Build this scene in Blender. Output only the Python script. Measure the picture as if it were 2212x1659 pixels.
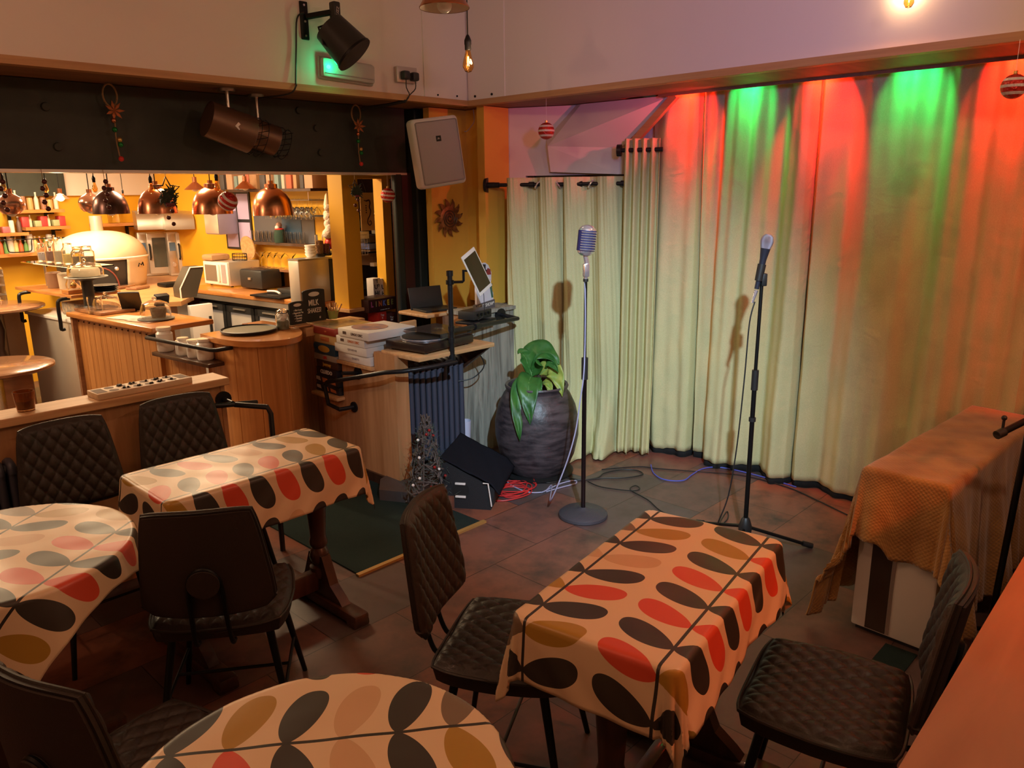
import bpy, bmesh, math, random
from mathutils import Vector as V, Matrix as MX, Euler
D=bpy.data; C=bpy.context.scene.collection; PI=math.pi
for o in list(D.objects): D.objects.remove(o)
sin,cos,rad=math.sin,math.cos,math.radians
# ---------------------------------------------------------------- camera
FPX=1680.0; EYE=V((0,0,1.8))
R=((0.69136075,-0.18186529,0.69924626),(-0.72242287,-0.15899694,0.67292286),(-0.01120329,-0.97038394,-0.24130788))
cam=D.objects.new('camera',D.cameras.new('camera')); C.objects.link(cam)
cam.data.sensor_width=36; cam.data.lens=36*FPX/2212; cam.data.clip_start=.02
cam.matrix_world=MX.Translation(EYE)@MX(((R[0][0],-R[0][1],-R[0][2]),(R[1][0],-R[1][1],-R[1][2]),(R[2][0],-R[2][1],-R[2][2]))).to_4x4()
bpy.context.scene.camera=cam
vs=bpy.context.scene.view_settings; vs.view_transform='Standard'; vs.look='None'; vs.gamma=1; vs.exposure=0.0; vs.use_curve_mapping=False
w=D.worlds.new('world'); bpy.context.scene.world=w; w.use_nodes=True
w.node_tree.nodes['Background'].inputs[0].default_value=(1.0,.62,.40,1); w.node_tree.nodes['Background'].inputs[1].default_value=.022
def light(name,kind,loc,power,col,size=.1,to=None,ang=60,blend=.3,sy=None,spread=0):
    l=D.lights.new(name,kind); l.energy=power; l.color=col
    o=D.objects.new(name,l); C.objects.link(o); o.location=loc
    if kind=='AREA':
        l.size=size
        if sy: l.shape='RECTANGLE'; l.size_y=sy
    else: l.shadow_soft_size=size
    if spread: l.spread=rad(spread)
    if kind=='SPOT': l.spot_size=rad(ang); l.spot_blend=blend
    if to is not None: o.rotation_euler=(V(to)-V(loc)).to_track_quat('-Z','Y').to_euler()
    return o
WARM=(1,.56,.28); WARM2=(1,.68,.42); COOL=(.72,.86,1.0)
# stage key light (cool, from beyond the photographer's right shoulder)
light('stage_spot','SPOT',(.70,-.05,2.85),880,(.60,.82,1.0),.035,to=(3.9,2.95,.42),ang=41,blend=1.0)
# warm pendant bulbs over the seating
light('room_bulb','POINT',(-.6,2.5,2.95),27,(1,.52,.31),.05)
light('room_bulb','POINT',(2.5,-.3,2.9),28,(1,.62,.40),.05)
light('room_bulb','POINT',(.9,.5,2.9),14,(1,.52,.26),.05)
# added violet fill standing in for stage light reflected on the upper right wall
light('violet_fill','SPOT',(1.6,.4,2.3),75,(.42,.38,1.0),.1,to=(3.86,2.2,2.6),ang=60,blend=1)
# bar lights
for u,v,e in ((3.2,5.6,55),(3.0,7.2,55),(1.6,6.6,60),(1.2,8.2,55)):
    q=(u*cos(rad(6))-v*sin(rad(6)),u*sin(rad(6))+v*cos(rad(6)))
    light('bar_ceiling_light','AREA',(q[0],q[1],2.33),e,(1,.72,.42),.5,to=(q[0],q[1],0))
light('lobby_light','POINT',(.3,5.2,2.2),26,(1,.74,.48),.08)
light('doorway_spot','SPOT',(1.35,6.6,2.25),140,(1,.72,.45),.03,to=(1.85,3.3,0),ang=26,blend=.3)
# colour wash LED bars in the slot above the stage curtains
for y0,y1,c,e in ((2.92,2.52,'r',1.1),(2.49,2.14,'g',.8),(2.08,1.70,'r',1.5),(1.58,1.25,'g',.8),(1.20,.75,'r',1.1),(.72,.2,'r',1.3)):
    light('colour_wash_bar','AREA',(4.325,(y0+y1)/2,2.56),(10.5 if c=='r' else 4.6)*e*(y0-y1)/.35,(1,.015,.006) if c=='r' else (.015,1,.22),.015,to=(4.43,(y0+y1)/2+.001,2.31),sy=(y0-y1),spread=62)
light('red_side_wash','SPOT',(4.2,2.2,2.30),30,(1,.08,.12),.02,to=(4.25,3.6,2.16),ang=46,blend=.8)
light('red_flood','SPOT',(1.6,-1.9,2.5),120,(1,.16,.03),.06,to=(4.3,-.4,1.3),ang=46,blend=.9)
light('orange_flood','SPOT',(2.2,-1.4,2.4),140,(1,.17,.04),.06,to=(2.3,.0,1.0),ang=60,blend=.9)
# ---------------------------------------------------------------- helpers
KA=rad(6); KM=MX.Rotation(KA,4,'Z')
def ray(px,py):
    d=(px-1106,py-829.5,FPX); return V([sum(R[i][j]*d[j] for j in range(3)) for i in range(3)])
def atz(px,py,z): d=ray(px,py); return EYE+d*((z-EYE.z)/d.z)
def aty(px,py,y): d=ray(px,py); return EYE+d*(y/d.y)
def atx(px,py,x): d=ray(px,py); return EYE+d*(x/d.x)
def at_v(px,py,v):                                # plane v = const of the bar's own axes, result in bar axes
    d=KM.inverted()@ray(px,py); t=v/d.y; return V((d.x*t,v,EYE.z+d.z*t))
def at_u(px,py,u):
    d=KM.inverted()@ray(px,py); t=u/d.x; return V((u,d.y*t,EYE.z+d.z*t))
def at_kz(px,py,z): return KM.inverted()@atz(px,py,z)
def T(x=0,y=0,z=0): return MX.Translation((x,y,z))
def RX(a): return MX.Rotation(rad(a),4,'X')
def RY(a): return MX.Rotation(rad(a),4,'Y')
def RZ(a): return MX.Rotation(rad(a),4,'Z')
def S(x,y=None,z=None): return MX.Diagonal((x,x if y is None else y,x if z is None else z,1))
class B:
    def __init__(s,m=None): s.bm=bmesh.new(); s.m=m or MX(); s.uv=s.bm.loops.layers.uv.new('UVMap')
    def _v(s,co,m=None): return s.bm.verts.new(s.m@((m@V(co)) if m else V(co)))
    def faces(s,vs,fs,m=None):
        q=[s._v(v,m) for v in vs]
        for f in fs:
            try: s.bm.faces.new([q[i] for i in f])
            except ValueError: pass
        return s
    def box(s,c,d,m=None,bev=0,seg=2):
        mm=(m or MX())@T(*c)@S(*d)
        r=bmesh.ops.create_cube(s.bm,size=1.0,matrix=s.m@mm)
        if bev:
            es=list({e for v in r['verts'] for e in v.link_edges})
            bmesh.ops.bevel(s.bm,geom=es,offset=bev,segments=seg,profile=.5,affect='EDGES')
        return s
    def box2(s,a,b,m=None,bev=0,seg=2):
        return s.box([(a[i]+b[i])/2 for i in range(3)],[abs(b[i]-a[i]) for i in range(3)],m,bev,seg)
    def lathe(s,prof,n=24,m=None,cap=True):
        vs=[];fs=[];k=len(prof)
        for r,z in prof:
            for i in range(n): a=2*PI*i/n; vs.append((max(r,1e-5)*cos(a),max(r,1e-5)*sin(a),z))
        for j in range(k-1):
            for i in range(n): fs.append((j*n+i,j*n+(i+1)%n,(j+1)*n+(i+1)%n,(j+1)*n+i))
        if cap:
            fs.append(tuple(reversed(range(n)))); fs.append(tuple((k-1)*n+i for i in range(n)))
        return s.faces(vs,fs,m)
    def cyl(s,a,b,r,r2=None,n=16):
        a=V(a);b=V(b);q=(b-a).to_track_quat('Z','Y').to_matrix().to_4x4()
        return s.lathe([(r,0),(r if r2 is None else r2,(b-a).length)],n,T(*a)@q)
    def ball(s,c,r,n=16,m=None,sz=1,prof=None):
        k=max(6,n//2)
        return s.lathe([(r*sin(PI*i/k),-r*sz*cos(PI*i/k)) for i in range(k+1)],n,(m or MX())@T(*c),False)
    def tube(s,pts,r,n=8,closed=False,smooth=0,taper=None):
        pts=[V(p) for p in pts]
        if smooth: pts=catmull(pts,smooth,closed)
        k=len(pts); vs=[];fs=[]; up=None
        for i,p in enumerate(pts):
            a=pts[i-1] if (i>0 or closed) else p; b=pts[(i+1)%k] if (i<k-1 or closed) else p
            t=(b-a)
            if t.length<1e-9: t=V((0,0,1))
            t.normalize()
            if up is None: up=t.orthogonal().normalized()
            up=(up-t*up.dot(t))
            if up.length<1e-6: up=t.orthogonal()
            up.normalize(); w_=t.cross(up)
            rr=r if taper is None else r*(1+(taper-1)*i/(k-1))
            for j in range(n):
                c=2*PI*j/n; vs.append(p+up*(rr*cos(c))+w_*(rr*sin(c)))
        m=k if closed else k-1
        for i in range(m):
            for j in range(n):
                i2=(i+1)%k; fs.append((i*n+j,i*n+(j+1)%n,i2*n+(j+1)%n,i2*n+j))
        if not closed: fs.append(tuple(reversed(range(n)))); fs.append(tuple((k-1)*n+j for j in range(n)))
        return s.faces(vs,fs)
    def prism(s,poly,z0,z1,m=None):
        n=len(poly); vs=[(x,y,z0) for x,y in poly]+[(x,y,z1) for x,y in poly]
        fs=[tuple(reversed(range(n))),tuple(range(n,2*n))]+[(i,(i+1)%n,n+(i+1)%n,n+i) for i in range(n)]
        return s.faces(vs,fs,m)
    def wall(s,path,z0,z1,m=None):              # open sheet standing on a plan polyline, uv = (arc length, height)
        q=[];L=0
        for i,(x,y) in enumerate(path):
            if i: L+=math.hypot(x-path[i-1][0],y-path[i-1][1])
            q.append((s._v((x,y,z0),m),s._v((x,y,z1),m),L))
        for a,b in zip(q,q[1:]):
            f=s.bm.faces.new((a[0],b[0],b[1],a[1]))
            for lp,uv in zip(f.loops,((a[2],z0),(b[2],z0),(b[2],z1),(a[2],z1))): lp[s.uv].uv=uv
        return s
    def sheet(s,fn,nu,nv,uvf=None,close=False):
        g=[[s._v(fn(i/nu,j/nv)) for j in range(nv+1)] for i in range(nu+1)]
        for i in range(nu):
            for j in range(nv):
                f=s.bm.faces.new((g[i][j],g[i+1][j],g[i+1][j+1],g[i][j+1]))
                if uvf:
                    for lp,(a,b) in zip(f.loops,((i,j),(i+1,j),(i+1,j+1),(i,j+1))): lp[s.uv].uv=uvf(a/nu,b/nv)
        return g
    def pad(s,top,bot,n,k):                     # cushion: two grids joined at the rim
        a=s.sheet(top,n,k); b=s.sheet(bot,n,k)
        rim=[(i,0) for i in range(n)]+[(n,j) for j in range(k)]+[(i,k) for i in range(n,0,-1)]+[(0,j) for j in range(k,0,-1)]
        for p,q in zip(rim,rim[1:]+rim[:1]):
            try: s.bm.faces.new((a[p[0]][p[1]],b[p[0]][p[1]],b[q[0]][q[1]],a[q[0]][q[1]]))
            except ValueError: pass
        return s
    def build(s,name,mat,parent=None,smooth=35,mods=None,label=None):
        me=D.meshes.new(name); bmesh.ops.recalc_face_normals(s.bm,faces=s.bm.faces); s.bm.to_mesh(me); s.bm.free()
        me.materials.append(mat)
        if smooth:
            me.polygons.foreach_set('use_smooth',[True]*len(me.polygons)); me.set_sharp_from_angle(angle=rad(smooth))
        o=D.objects.new(name,me); C.objects.link(o)
        if parent: o.parent=parent
        if mods:
            md=o.modifiers.new('solid','SOLIDIFY'); md.thickness=mods; md.offset=0
        if label: o['label']=label
        return o
def catmull(p,k,closed=False):
    n=len(p); out=[]
    for i in range(n if closed else n-1):
        a=p[i-1] if (i or closed) else p[0]; b=p[i]; c=p[(i+1)%n]; d=p[(i+2)%n] if (i+2<n or closed) else p[-1]
        for j in range(k):
            t=j/k; out.append(.5*((2*b)+(c-a)*t+(2*a-5*b+4*c-d)*t*t+(3*b-a-3*c+d)*t**3))
    if not closed: out.append(p[-1])
    return out
def tag(o,label,cat,group=None,kind=None):
    o['label']=label; o['category']=cat
    if group: o['group']=group
    if kind: o['kind']=kind
    return o
def thing(name,label,cat,loc=(0,0,0),rz=0,group=None,m=None):
    o=D.objects.new(name,None); C.objects.link(o); o.empty_display_size=.05
    if m is not None: o.matrix_world=m
    else: o.location=loc; o.rotation_euler=(0,0,rad(rz))
    return tag(o,label,cat,group)
def kthing(name,label,cat,loc,rz=0,group=None):   # loc in bar axes
    return thing(name,label,cat,KM@V(loc),rz+6,group)
def struct(name,b,mat,parent=None,smooth=0,mods=None,k=False):
    o=b.build(name,mat,parent,smooth,mods); o['kind']='structure'
    if k: o.matrix_world=KM
    return o
def kids(o): return [c for c in D.objects if c.parent==o]
def dup(o,loc,rz,label=None,group=None):
    r=o.copy(); C.objects.link(r); r.location=loc; r.rotation_euler=(0,0,rad(rz))
    if label: r['label']=label
    if group: r['group']=group
    for ch in kids(o):
        c=ch.copy(); C.objects.link(c); c.parent=r
        for g in kids(ch): d=g.copy(); C.objects.link(d); d.parent=c
    return r
def text(s,size,mat,parent,m,name='lettering',ext=.0008,ax='CENTER',bold=0,squash=1):
    cu=D.curves.new('t','FONT'); cu.body=s; cu.size=size; cu.extrude=ext; cu.align_x=ax; cu.align_y='CENTER'; cu.offset=bold; cu.resolution_u=2
    t=D.objects.new('t',cu); C.objects.link(t); bpy.context.view_layer.update()
    me=D.meshes.new_from_object(t.evaluated_get(bpy.context.evaluated_depsgraph_get()))
    D.objects.remove(t); me.transform(m@S(squash,1,1)); me.materials.clear(); me.materials.append(mat)
    o=D.objects.new(name,me); C.objects.link(o)
    if parent: o.parent=parent
    return o
FX=RX(90)                                          # stands text up facing -Y
FU=RZ(-90)@RX(90)                                  # facing -X
# ---------------------------------------------------------------- materials
def nm(name):
    m=D.materials.new(name); m.use_nodes=True; n=m.node_tree.nodes; return m,n,m.node_tree.links,n['Principled BSDF']
def ramp(n,stops,interp='LINEAR'):
    r=n.new('ShaderNodeValToRGB'); r.color_ramp.interpolation=interp; e=r.color_ramp.elements
    while len(e)>1: e.remove(e[-1])
    e[0].position=stops[0][0]; e[0].color=(*stops[0][1],1)
    for p,c in stops[1:]: x=e.new(p); x.color=(*c,1)
    return r
def mat(name,col,rough=.5,metal=0,bump=None,var=None,emit=0,trans=0,coat=0,sheen=0,alpha=1,spec=.5,ecol=None):
    m,n,l,p=nm(name); p.inputs['Base Color'].default_value=(*col,1); p.inputs['Roughness'].default_value=rough; p.inputs['Metallic'].default_value=metal
    p.inputs['Specular IOR Level'].default_value=spec
    if coat: p.inputs['Coat Weight'].default_value=coat; p.inputs['Coat Roughness'].default_value=.15
    if sheen: p.inputs['Sheen Weight'].default_value=sheen
    if trans: p.inputs['Transmission Weight'].default_value=trans; p.inputs['IOR'].default_value=1.45
    if alpha<1: p.inputs['Alpha'].default_value=alpha
    if emit: p.inputs['Emission Color'].default_value=(*(ecol or col),1); p.inputs['Emission Strength'].default_value=emit
    tc=n.new('ShaderNodeTexCoord')
    if var:                                        # (scale, second colour, detail[, stretch xyz])
        mp=n.new('ShaderNodeMapping'); l.new(tc.outputs['Object'],mp.inputs[0])
        if len(var)>3: mp.inputs['Scale'].default_value=var[3]
        t=n.new('ShaderNodeTexNoise'); t.inputs['Scale'].default_value=var[0]; t.inputs['Detail'].default_value=var[2]; l.new(mp.outputs[0],t.inputs['Vector'])
        r=ramp(n,[(.35,col),(.65,var[1])]); l.new(t.outputs[0],r.inputs[0]); l.new(r.outputs[0],p.inputs['Base Color'])
    if bump:
        t=n.new('ShaderNodeTexNoise'); t.inputs['Scale'].default_value=bump[0]; t.inputs['Detail'].default_value=3; l.new(tc.outputs['Object'],t.inputs['Vector'])
        b=n.new('ShaderNodeBump'); b.inputs['Strength'].default_value=bump[1]; b.inputs['Distance'].default_value=.01; l.new(t.outputs[0],b.inputs['Height']); l.new(b.outputs[0],p.inputs['Normal'])
    return m
def wood(name,c1,c2,sc=(30,30,2),rough=.5,coat=0,scale=1.0,bs=.15):
    m,n,l,p=nm(name); tc=n.new('ShaderNodeTexCoord'); mp=n.new('ShaderNodeMapping'); l.new(tc.outputs['Object'],mp.inputs[0]); mp.inputs['Scale'].default_value=sc
    t=n.new('ShaderNodeTexNoise'); t.inputs['Scale'].default_value=scale; t.inputs['Detail'].default_value=5; t.inputs['Distortion'].default_value=.6; l.new(mp.outputs[0],t.inputs['Vector'])
    r=ramp(n,[(.3,c1),(.5,tuple((a+b)/2 for a,b in zip(c1,c2))),(.7,c2)]); l.new(t.outputs[0],r.inputs[0]); l.new(r.outputs[0],p.inputs['Base Color'])
    p.inputs['Roughness'].default_value=rough; p.inputs['Coat Weight'].default_value=coat
    b=n.new('ShaderNodeBump'); b.inputs['Strength'].default_value=bs; b.inputs['Distance'].default_value=.004; l.new(t.outputs[0],b.inputs['Height']); l.new(b.outputs[0],p.inputs['Normal'])
    return m
def tiles(name,cols,w_,h_,mortar,rough,ms=.004,off=.5,rot=0,bump=.3):
    m,n,l,p=nm(name); tc=n.new('ShaderNodeTexCoord'); mp=n.new('ShaderNodeMapping'); l.new(tc.outputs['Object'],mp.inputs[0]); mp.inputs['Rotation'].default_value=(0,0,rot)
    def brick(a,b):
        t=n.new('ShaderNodeTexBrick'); t.offset=off; t.inputs['Scale'].default_value=1; t.inputs['Brick Width'].default_value=w_; t.inputs['Row Height'].default_value=h_
        t.inputs['Mortar Size'].default_value=ms; t.inputs['Color1'].default_value=(*a,1); t.inputs['Color2'].default_value=(*b,1); t.inputs['Mortar'].default_value=(*mortar,1); l.new(mp.outputs[0],t.inputs['Vector']); return t
    t1=brick(cols[0],cols[1]); t2=brick(cols[2],cols[3]); t2.inputs['Bias'].default_value=.1
    ns=n.new('ShaderNodeTexNoise'); ns.inputs['Scale'].default_value=4.5; ns.inputs['Detail'].default_value=8; ns.inputs['Roughness'].default_value=.65; l.new(mp.outputs[0],ns.inputs['Vector'])
    r=ramp(n,[(.44,(0,0,0)),(.72,(1,1,1))]); l.new(ns.outputs[0],r.inputs[0])
    mx=n.new('ShaderNodeMix'); mx.data_type='RGBA'; l.new(r.outputs[0],mx.inputs[0]); l.new(t1.outputs[0],mx.inputs[6]); l.new(t2.outputs[0],mx.inputs[7]); l.new(mx.outputs[2],p.inputs['Base Color'])
    rr=n.new('ShaderNodeMapRange'); rr.inputs[3].default_value=rough-.1; rr.inputs[4].default_value=rough+.15; l.new(ns.outputs[0],rr.inputs[0]); l.new(rr.outputs[0],p.inputs['Roughness'])
    b=n.new('ShaderNodeBump'); b.inputs['Strength'].default_value=bump; b.inputs['Distance'].default_value=.003; l.new(t1.outputs['Fac'],b.inputs['Height']); b.invert=True; l.new(b.outputs[0],p.inputs['Normal'])
    return m
def mth(n,l,op,a,b=None,c=None):
    x=n.new('ShaderNodeMath'); x.operation=op
    for i,v in enumerate((a,b,c)):
        if v is None: continue
        if isinstance(v,(int,float)): x.inputs[i].default_value=v
        else: l.new(v,x.inputs[i])
    return x.outputs[0]
def leafcloth():
    m,n,l,p=nm('leaf_print_oilcloth'); P,L,LL=.36,.108,.16
    uv=n.new('ShaderNodeUVMap'); sp=n.new('ShaderNodeSeparateXYZ'); l.new(uv.outputs[0],sp.inputs[0]); u,v=sp.outputs[0],sp.outputs[1]
    f=lambda *a: mth(n,l,*a)
    vp=f('DIVIDE',v,P); fr=f('FRACT',vp); row=f('FLOOR',vp); d=f('MULTIPLY',f('SUBTRACT',fr,.5),P); s=f('ABSOLUTE',d); sg=f('GREATER_THAN',d,0.)
    u2=f('SUBTRACT',u,f('MULTIPLY',s,.28)); up=f('DIVIDE',u2,L); t=f('ABSOLUTE',f('MULTIPLY',f('SUBTRACT',f('FRACT',up),.5),L)); col=f('FLOOR',up)
    q=f('DIVIDE',s,LL); q1=f('MAXIMUM',f('SUBTRACT',1.,q),0.)
    wd=f('MULTIPLY',f('MULTIPLY',f('POWER',q,.64),f('POWER',q1,.43)),.084)
    leaf=f('LESS_THAN',t,wd); stem=f('LESS_THAN',s,.0042)
    cx=n.new('ShaderNodeCombineXYZ'); l.new(col,cx.inputs[0]); l.new(row,cx.inputs[1]); l.new(sg,cx.inputs[2])
    wn=n.new('ShaderNodeTexWhiteNoise'); l.new(cx.outputs[0],wn.inputs[0])
    dk=(.028,.022,.018)
    r=ramp(n,[(0,(.42,.22,.025)),(.22,(.66,.07,.03)),(.44,(.20,.13,.08)),(.60,(.62,.37,.20)),(.76,(.24,.17,.03)),(.90,dk)],'CONSTANT'); l.new(wn.outputs[0],r.inputs[0])
    # every other leaf is dark
    od=f('GREATER_THAN',f('MODULO',f('ADD',f('ABSOLUTE',col),0.),2.),.5)
    m1=n.new('ShaderNodeMix'); m1.data_type='RGBA'; l.new(od,m1.inputs[0]); l.new(r.outputs[0],m1.inputs[6]); m1.inputs[7].default_value=(.035,.026,.020,1)
    rnd=f('GREATER_THAN',wn.outputs[0],.62); od2=f('MULTIPLY',od,f('SUBTRACT',1.,f('MULTIPLY',rnd,.0))); l.new(od2,m1.inputs[0])
    m2=n.new('ShaderNodeMix'); m2.data_type='RGBA'; l.new(leaf,m2.inputs[0]); m2.inputs[6].default_value=(.74,.52,.32,1); l.new(m1.outputs[2],m2.inputs[7])
    m3=n.new('ShaderNodeMix'); m3.data_type='RGBA'; l.new(stem,m3.inputs[0]); l.new(m2.outputs[2],m3.inputs[6]); m3.inputs[7].default_value=(*dk,1)
    l.new(m3.outputs[2],p.inputs['Base Color']); p.inputs['Roughness'].default_value=.42; p.inputs['Coat Weight'].default_value=.15; p.inputs['Coat Roughness'].default_value=.25
    tc=n.new('ShaderNodeTexCoord'); ns=n.new('ShaderNodeTexNoise'); ns.inputs['Scale'].default_value=5; l.new(tc.outputs['Object'],ns.inputs[0])
    b=n.new('ShaderNodeBump'); b.inputs['Strength'].default_value=.25; b.inputs['Distance'].default_value=.02; l.new(ns.outputs[0],b.inputs['Height']); l.new(b.outputs[0],p.inputs['Normal'])
    return m
def weave(name,col,col2,sc=350,var=5):
    m,n,l,p=nm(name); tc=n.new('ShaderNodeTexCoord'); p.inputs['Roughness'].default_value=.9; p.inputs['Specular IOR Level'].default_value=.1
    mp=n.new('ShaderNodeMapping'); mp.inputs['Scale'].default_value=(sc,sc,sc*.5); l.new(tc.outputs['Object'],mp.inputs[0])
    t=n.new('ShaderNodeTexNoise'); t.inputs['Scale'].default_value=1; t.inputs['Detail'].default_value=2; l.new(mp.outputs[0],t.inputs[0])
    r=ramp(n,[(.3,col2),(.7,col)]); l.new(t.outputs[0],r.inputs[0]); l.new(r.outputs[0],p.inputs['Base Color'])
    t2=n.new('ShaderNodeTexNoise'); t2.inputs['Scale'].default_value=var; t2.inputs['Detail'].default_value=6; t2.inputs['Distortion'].default_value=2.0; l.new(tc.outputs['Object'],t2.inputs[0])
    b=n.new('ShaderNodeBump'); b.inputs['Strength'].default_value=.35; b.inputs['Distance'].default_value=.012; l.new(t2.outputs[0],b.inputs['Height']); l.new(b.outputs[0],p.inputs['Normal'])
    return m
M=dict(
 white=mat('bulkhead_white_paint',(.76,.68,.62),.7,bump=(60,.04)), greenblk=mat('dark_green_beam_paint',(.034,.040,.030),.62,bump=(9,.15),var=(6,(.024,.029,.022),4)),
 yellow=mat('yellow_wall_paint',(.72,.40,.05),.65,bump=(60,.05)), yellowp=mat('bar_yellow_paint',(.80,.42,.02),.55), ceil=mat('ceiling_paint',(.7,.62,.55),.8),
 floor=tiles('slate_and_rust_floor_tiles',((.050,.066,.074),(.27,.095,.052),(.10,.066,.05),(.04,.034,.032)),.62,.42,(.02,.014,.011),.34,.0018,.5),
 pine=wood('pine_board',(.52,.27,.11),(.70,.42,.20),(3,40,40)), pinez=wood('pine_panel',(.44,.20,.075),(.60,.31,.14),(22,22,1.5),.5), pinetrim=wood('pine_trim',(.42,.21,.085),(.56,.31,.13),(1.5,30,30)),
 pinetrimy=wood('pine_trim_side',(.42,.21,.085),(.56,.31,.13),(30,1.5,30)), soffit=wood('brown_soffit_board',(.20,.10,.05),(.30,.15,.07),(2,14,14),.6),
 plank=wood('varnished_planks',(.36,.14,.035),(.56,.25,.075),(26,26,1.2),.42,.2), ctop=wood('orange_worktop',(.42,.15,.035),(.60,.25,.07),(6,6,30),.3,.4), dkwood=wood('dark_stained_wood',(.035,.014,.008),(.075,.030,.016),(20,20,2),.38,.3),
 dtop=wood('pub_table_wood',(.22,.10,.05),(.34,.17,.09),(3,20,20),.2,.5), reclaim=None,
 black=mat('black_metal',(.012,.012,.012),.42,.6), blackp=mat('black_plastic',(.018,.018,.018),.45), blackm=mat('matt_black_cloth',(.010,.011,.016),.95,bump=(300,.3),spec=.1), iron=mat('black_iron_pipe',(.02,.02,.022),.35,.5,bump=(40,.1)),
 leather=mat('dark_brown_quilted_leather',(.020,.012,.008),.5,bump=(220,.12),coat=.04), leather2=mat('brown_suede_back',(.030,.016,.010),.7,bump=(220,.2)), chrome=mat('chrome',(.82,.82,.88),.22,.8), steel=mat('brushed_steel',(.62,.58,.52),.32,.9,bump=(200,.05)),
 steelw=mat('pale_steel_panel',(.66,.6,.52),.35,.6), copper=mat('copper_shade',(.60,.24,.12),.25,.95), copperw=mat('pale_shade_inside',(.80,.68,.55),.6), glass=mat('clear_glass',(1,1,1),.03,trans=1), glassb=mat('amber_glass',(1,.72,.35),.03,trans=1),
 bulbglow=mat('glowing_filament',(1,.6,.25),.5,emit=30), white2=mat('white_ceramic',(.8,.76,.70),.3), cream=mat('cream_enamel',(.78,.66,.46),.4,var=(2,(.66,.52,.34),3)), rad=mat('slate_blue_radiator_enamel',(.055,.058,.085),.45),
 cloth=leafcloth(), linen=weave('sage_linen_curtain',(.66,.62,.34),(.56,.52,.27)), lining=mat('black_hem_lining',(.01,.01,.01),.9), grey=mat('speaker_grey_grille',(.36,.31,.31),.6,bump=(500,.3)), lgrey=mat('speaker_white_case',(.62,.54,.52),.5),
 red=mat('red_plastic',(.62,.03,.02),.35), redglit=mat('red_glitter',(.55,.03,.02),.25,.5,bump=(90,.8)), whiteglit=mat('white_glitter',(.7,.6,.55),.5,bump=(90,.8)), green=mat('green_bauble',(.02,.25,.06),.2,.6), gold=mat('gold_bauble',(.75,.45,.15),.25,.8),
 leaf=mat('green_plant_leaf',(.018,.10,.02),.42,var=(9,(.055,.18,.03),3)), leafy=mat('yellowing_leaf',(.12,.28,.04),.45,var=(9,(.42,.42,.08),3)), pot=mat('glazed_clay_pot',(.022,.018,.022),.42,bump=(22,.35),var=(9,(.085,.065,.07),10,(1,1,4))),
 soil=mat('potting_soil',(.03,.018,.01),.95,bump=(40,.8)), mat_=mat('green_entrance_mat',(.020,.034,.031),.95,bump=(300,.5),spec=.1), brass=mat('gold_edge_strip',(.45,.27,.08),.5,.3), blue=mat('blue_cable_rubber',(.10,.12,.55),.5), redc=mat('red_cable_rubber',(.55,.03,.03),.45), greyc=mat('lilac_grey_cable_rubber',(.38,.38,.55),.45),
 blanket=None, socket=mat('metal_socket_plate',(.55,.48,.42),.35,.6), screen=mat('dark_screen',(.02,.017,.013),.12), paperw=mat('white_paper',(.78,.74,.7),.7), chalk=mat('chalk_lettering',(.82,.76,.66),.9), chalkb=mat('chalkboard',(.02,.018,.015),.7),
)
def reclaim():
    m,n,l,p=nm('reclaimed_grey_boards'); tc=n.new('ShaderNodeTexCoord'); mp=n.new('ShaderNodeMapping'); l.new(tc.outputs['Object'],mp.inputs[0]); mp.inputs['Scale'].default_value=(26,26,2.2)
    t=n.new('ShaderNodeTexNoise'); t.inputs['Scale'].default_value=1; t.inputs['Detail'].default_value=8; t.inputs['Distortion'].default_value=1.2; l.new(mp.outputs[0],t.inputs[0])
    r=ramp(n,[(.25,(.09,.075,.06)),(.42,(.24,.22,.18)),(.62,(.36,.33,.27)),(.8,(.20,.16,.12))]); l.new(t.outputs[0],r.inputs[0]); l.new(r.outputs[0],p.inputs['Base Color']); p.inputs['Roughness'].default_value=.8
    b=n.new('ShaderNodeBump'); b.inputs['Strength'].default_value=.5; b.inputs['Distance'].default_value=.01; l.new(t.outputs[0],b.inputs['Height']); l.new(b.outputs[0],p.inputs['Normal']); return m
M['reclaim']=reclaim()
def fleece():
    m,n,l,p=nm('mustard_waffle_fleece'); uv=n.new('ShaderNodeUVMap'); mp=n.new('ShaderNodeMapping'); mp.inputs['Scale'].default_value=(80,80,80); mp.inputs['Rotation'].default_value=(0,0,.78); l.new(uv.outputs[0],mp.inputs[0])
    t=n.new('ShaderNodeTexVoronoi'); t.inputs['Scale'].default_value=1; t.inputs['Randomness'].default_value=.15; l.new(mp.outputs[0],t.inputs[0])
    t2=n.new('ShaderNodeTexNoise'); t2.inputs['Scale'].default_value=6; l.new(uv.outputs[0],t2.inputs[0]); r=ramp(n,[(.35,(.32,.14,.03)),(.65,(.50,.25,.065))]); l.new(t2.outputs[0],r.inputs[0]); l.new(r.outputs[0],p.inputs['Base Color'])
    p.inputs['Roughness'].default_value=.95; p.inputs['Sheen Weight'].default_value=.4
    b=n.new('ShaderNodeBump'); b.invert=True; b.inputs['Strength'].default_value=.55; b.inputs['Distance'].default_value=.006; l.new(t.outputs['Distance'],b.inputs['Height']); l.new(b.outputs[0],p.inputs['Normal']); return m
M['blanket']=fleece()
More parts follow.
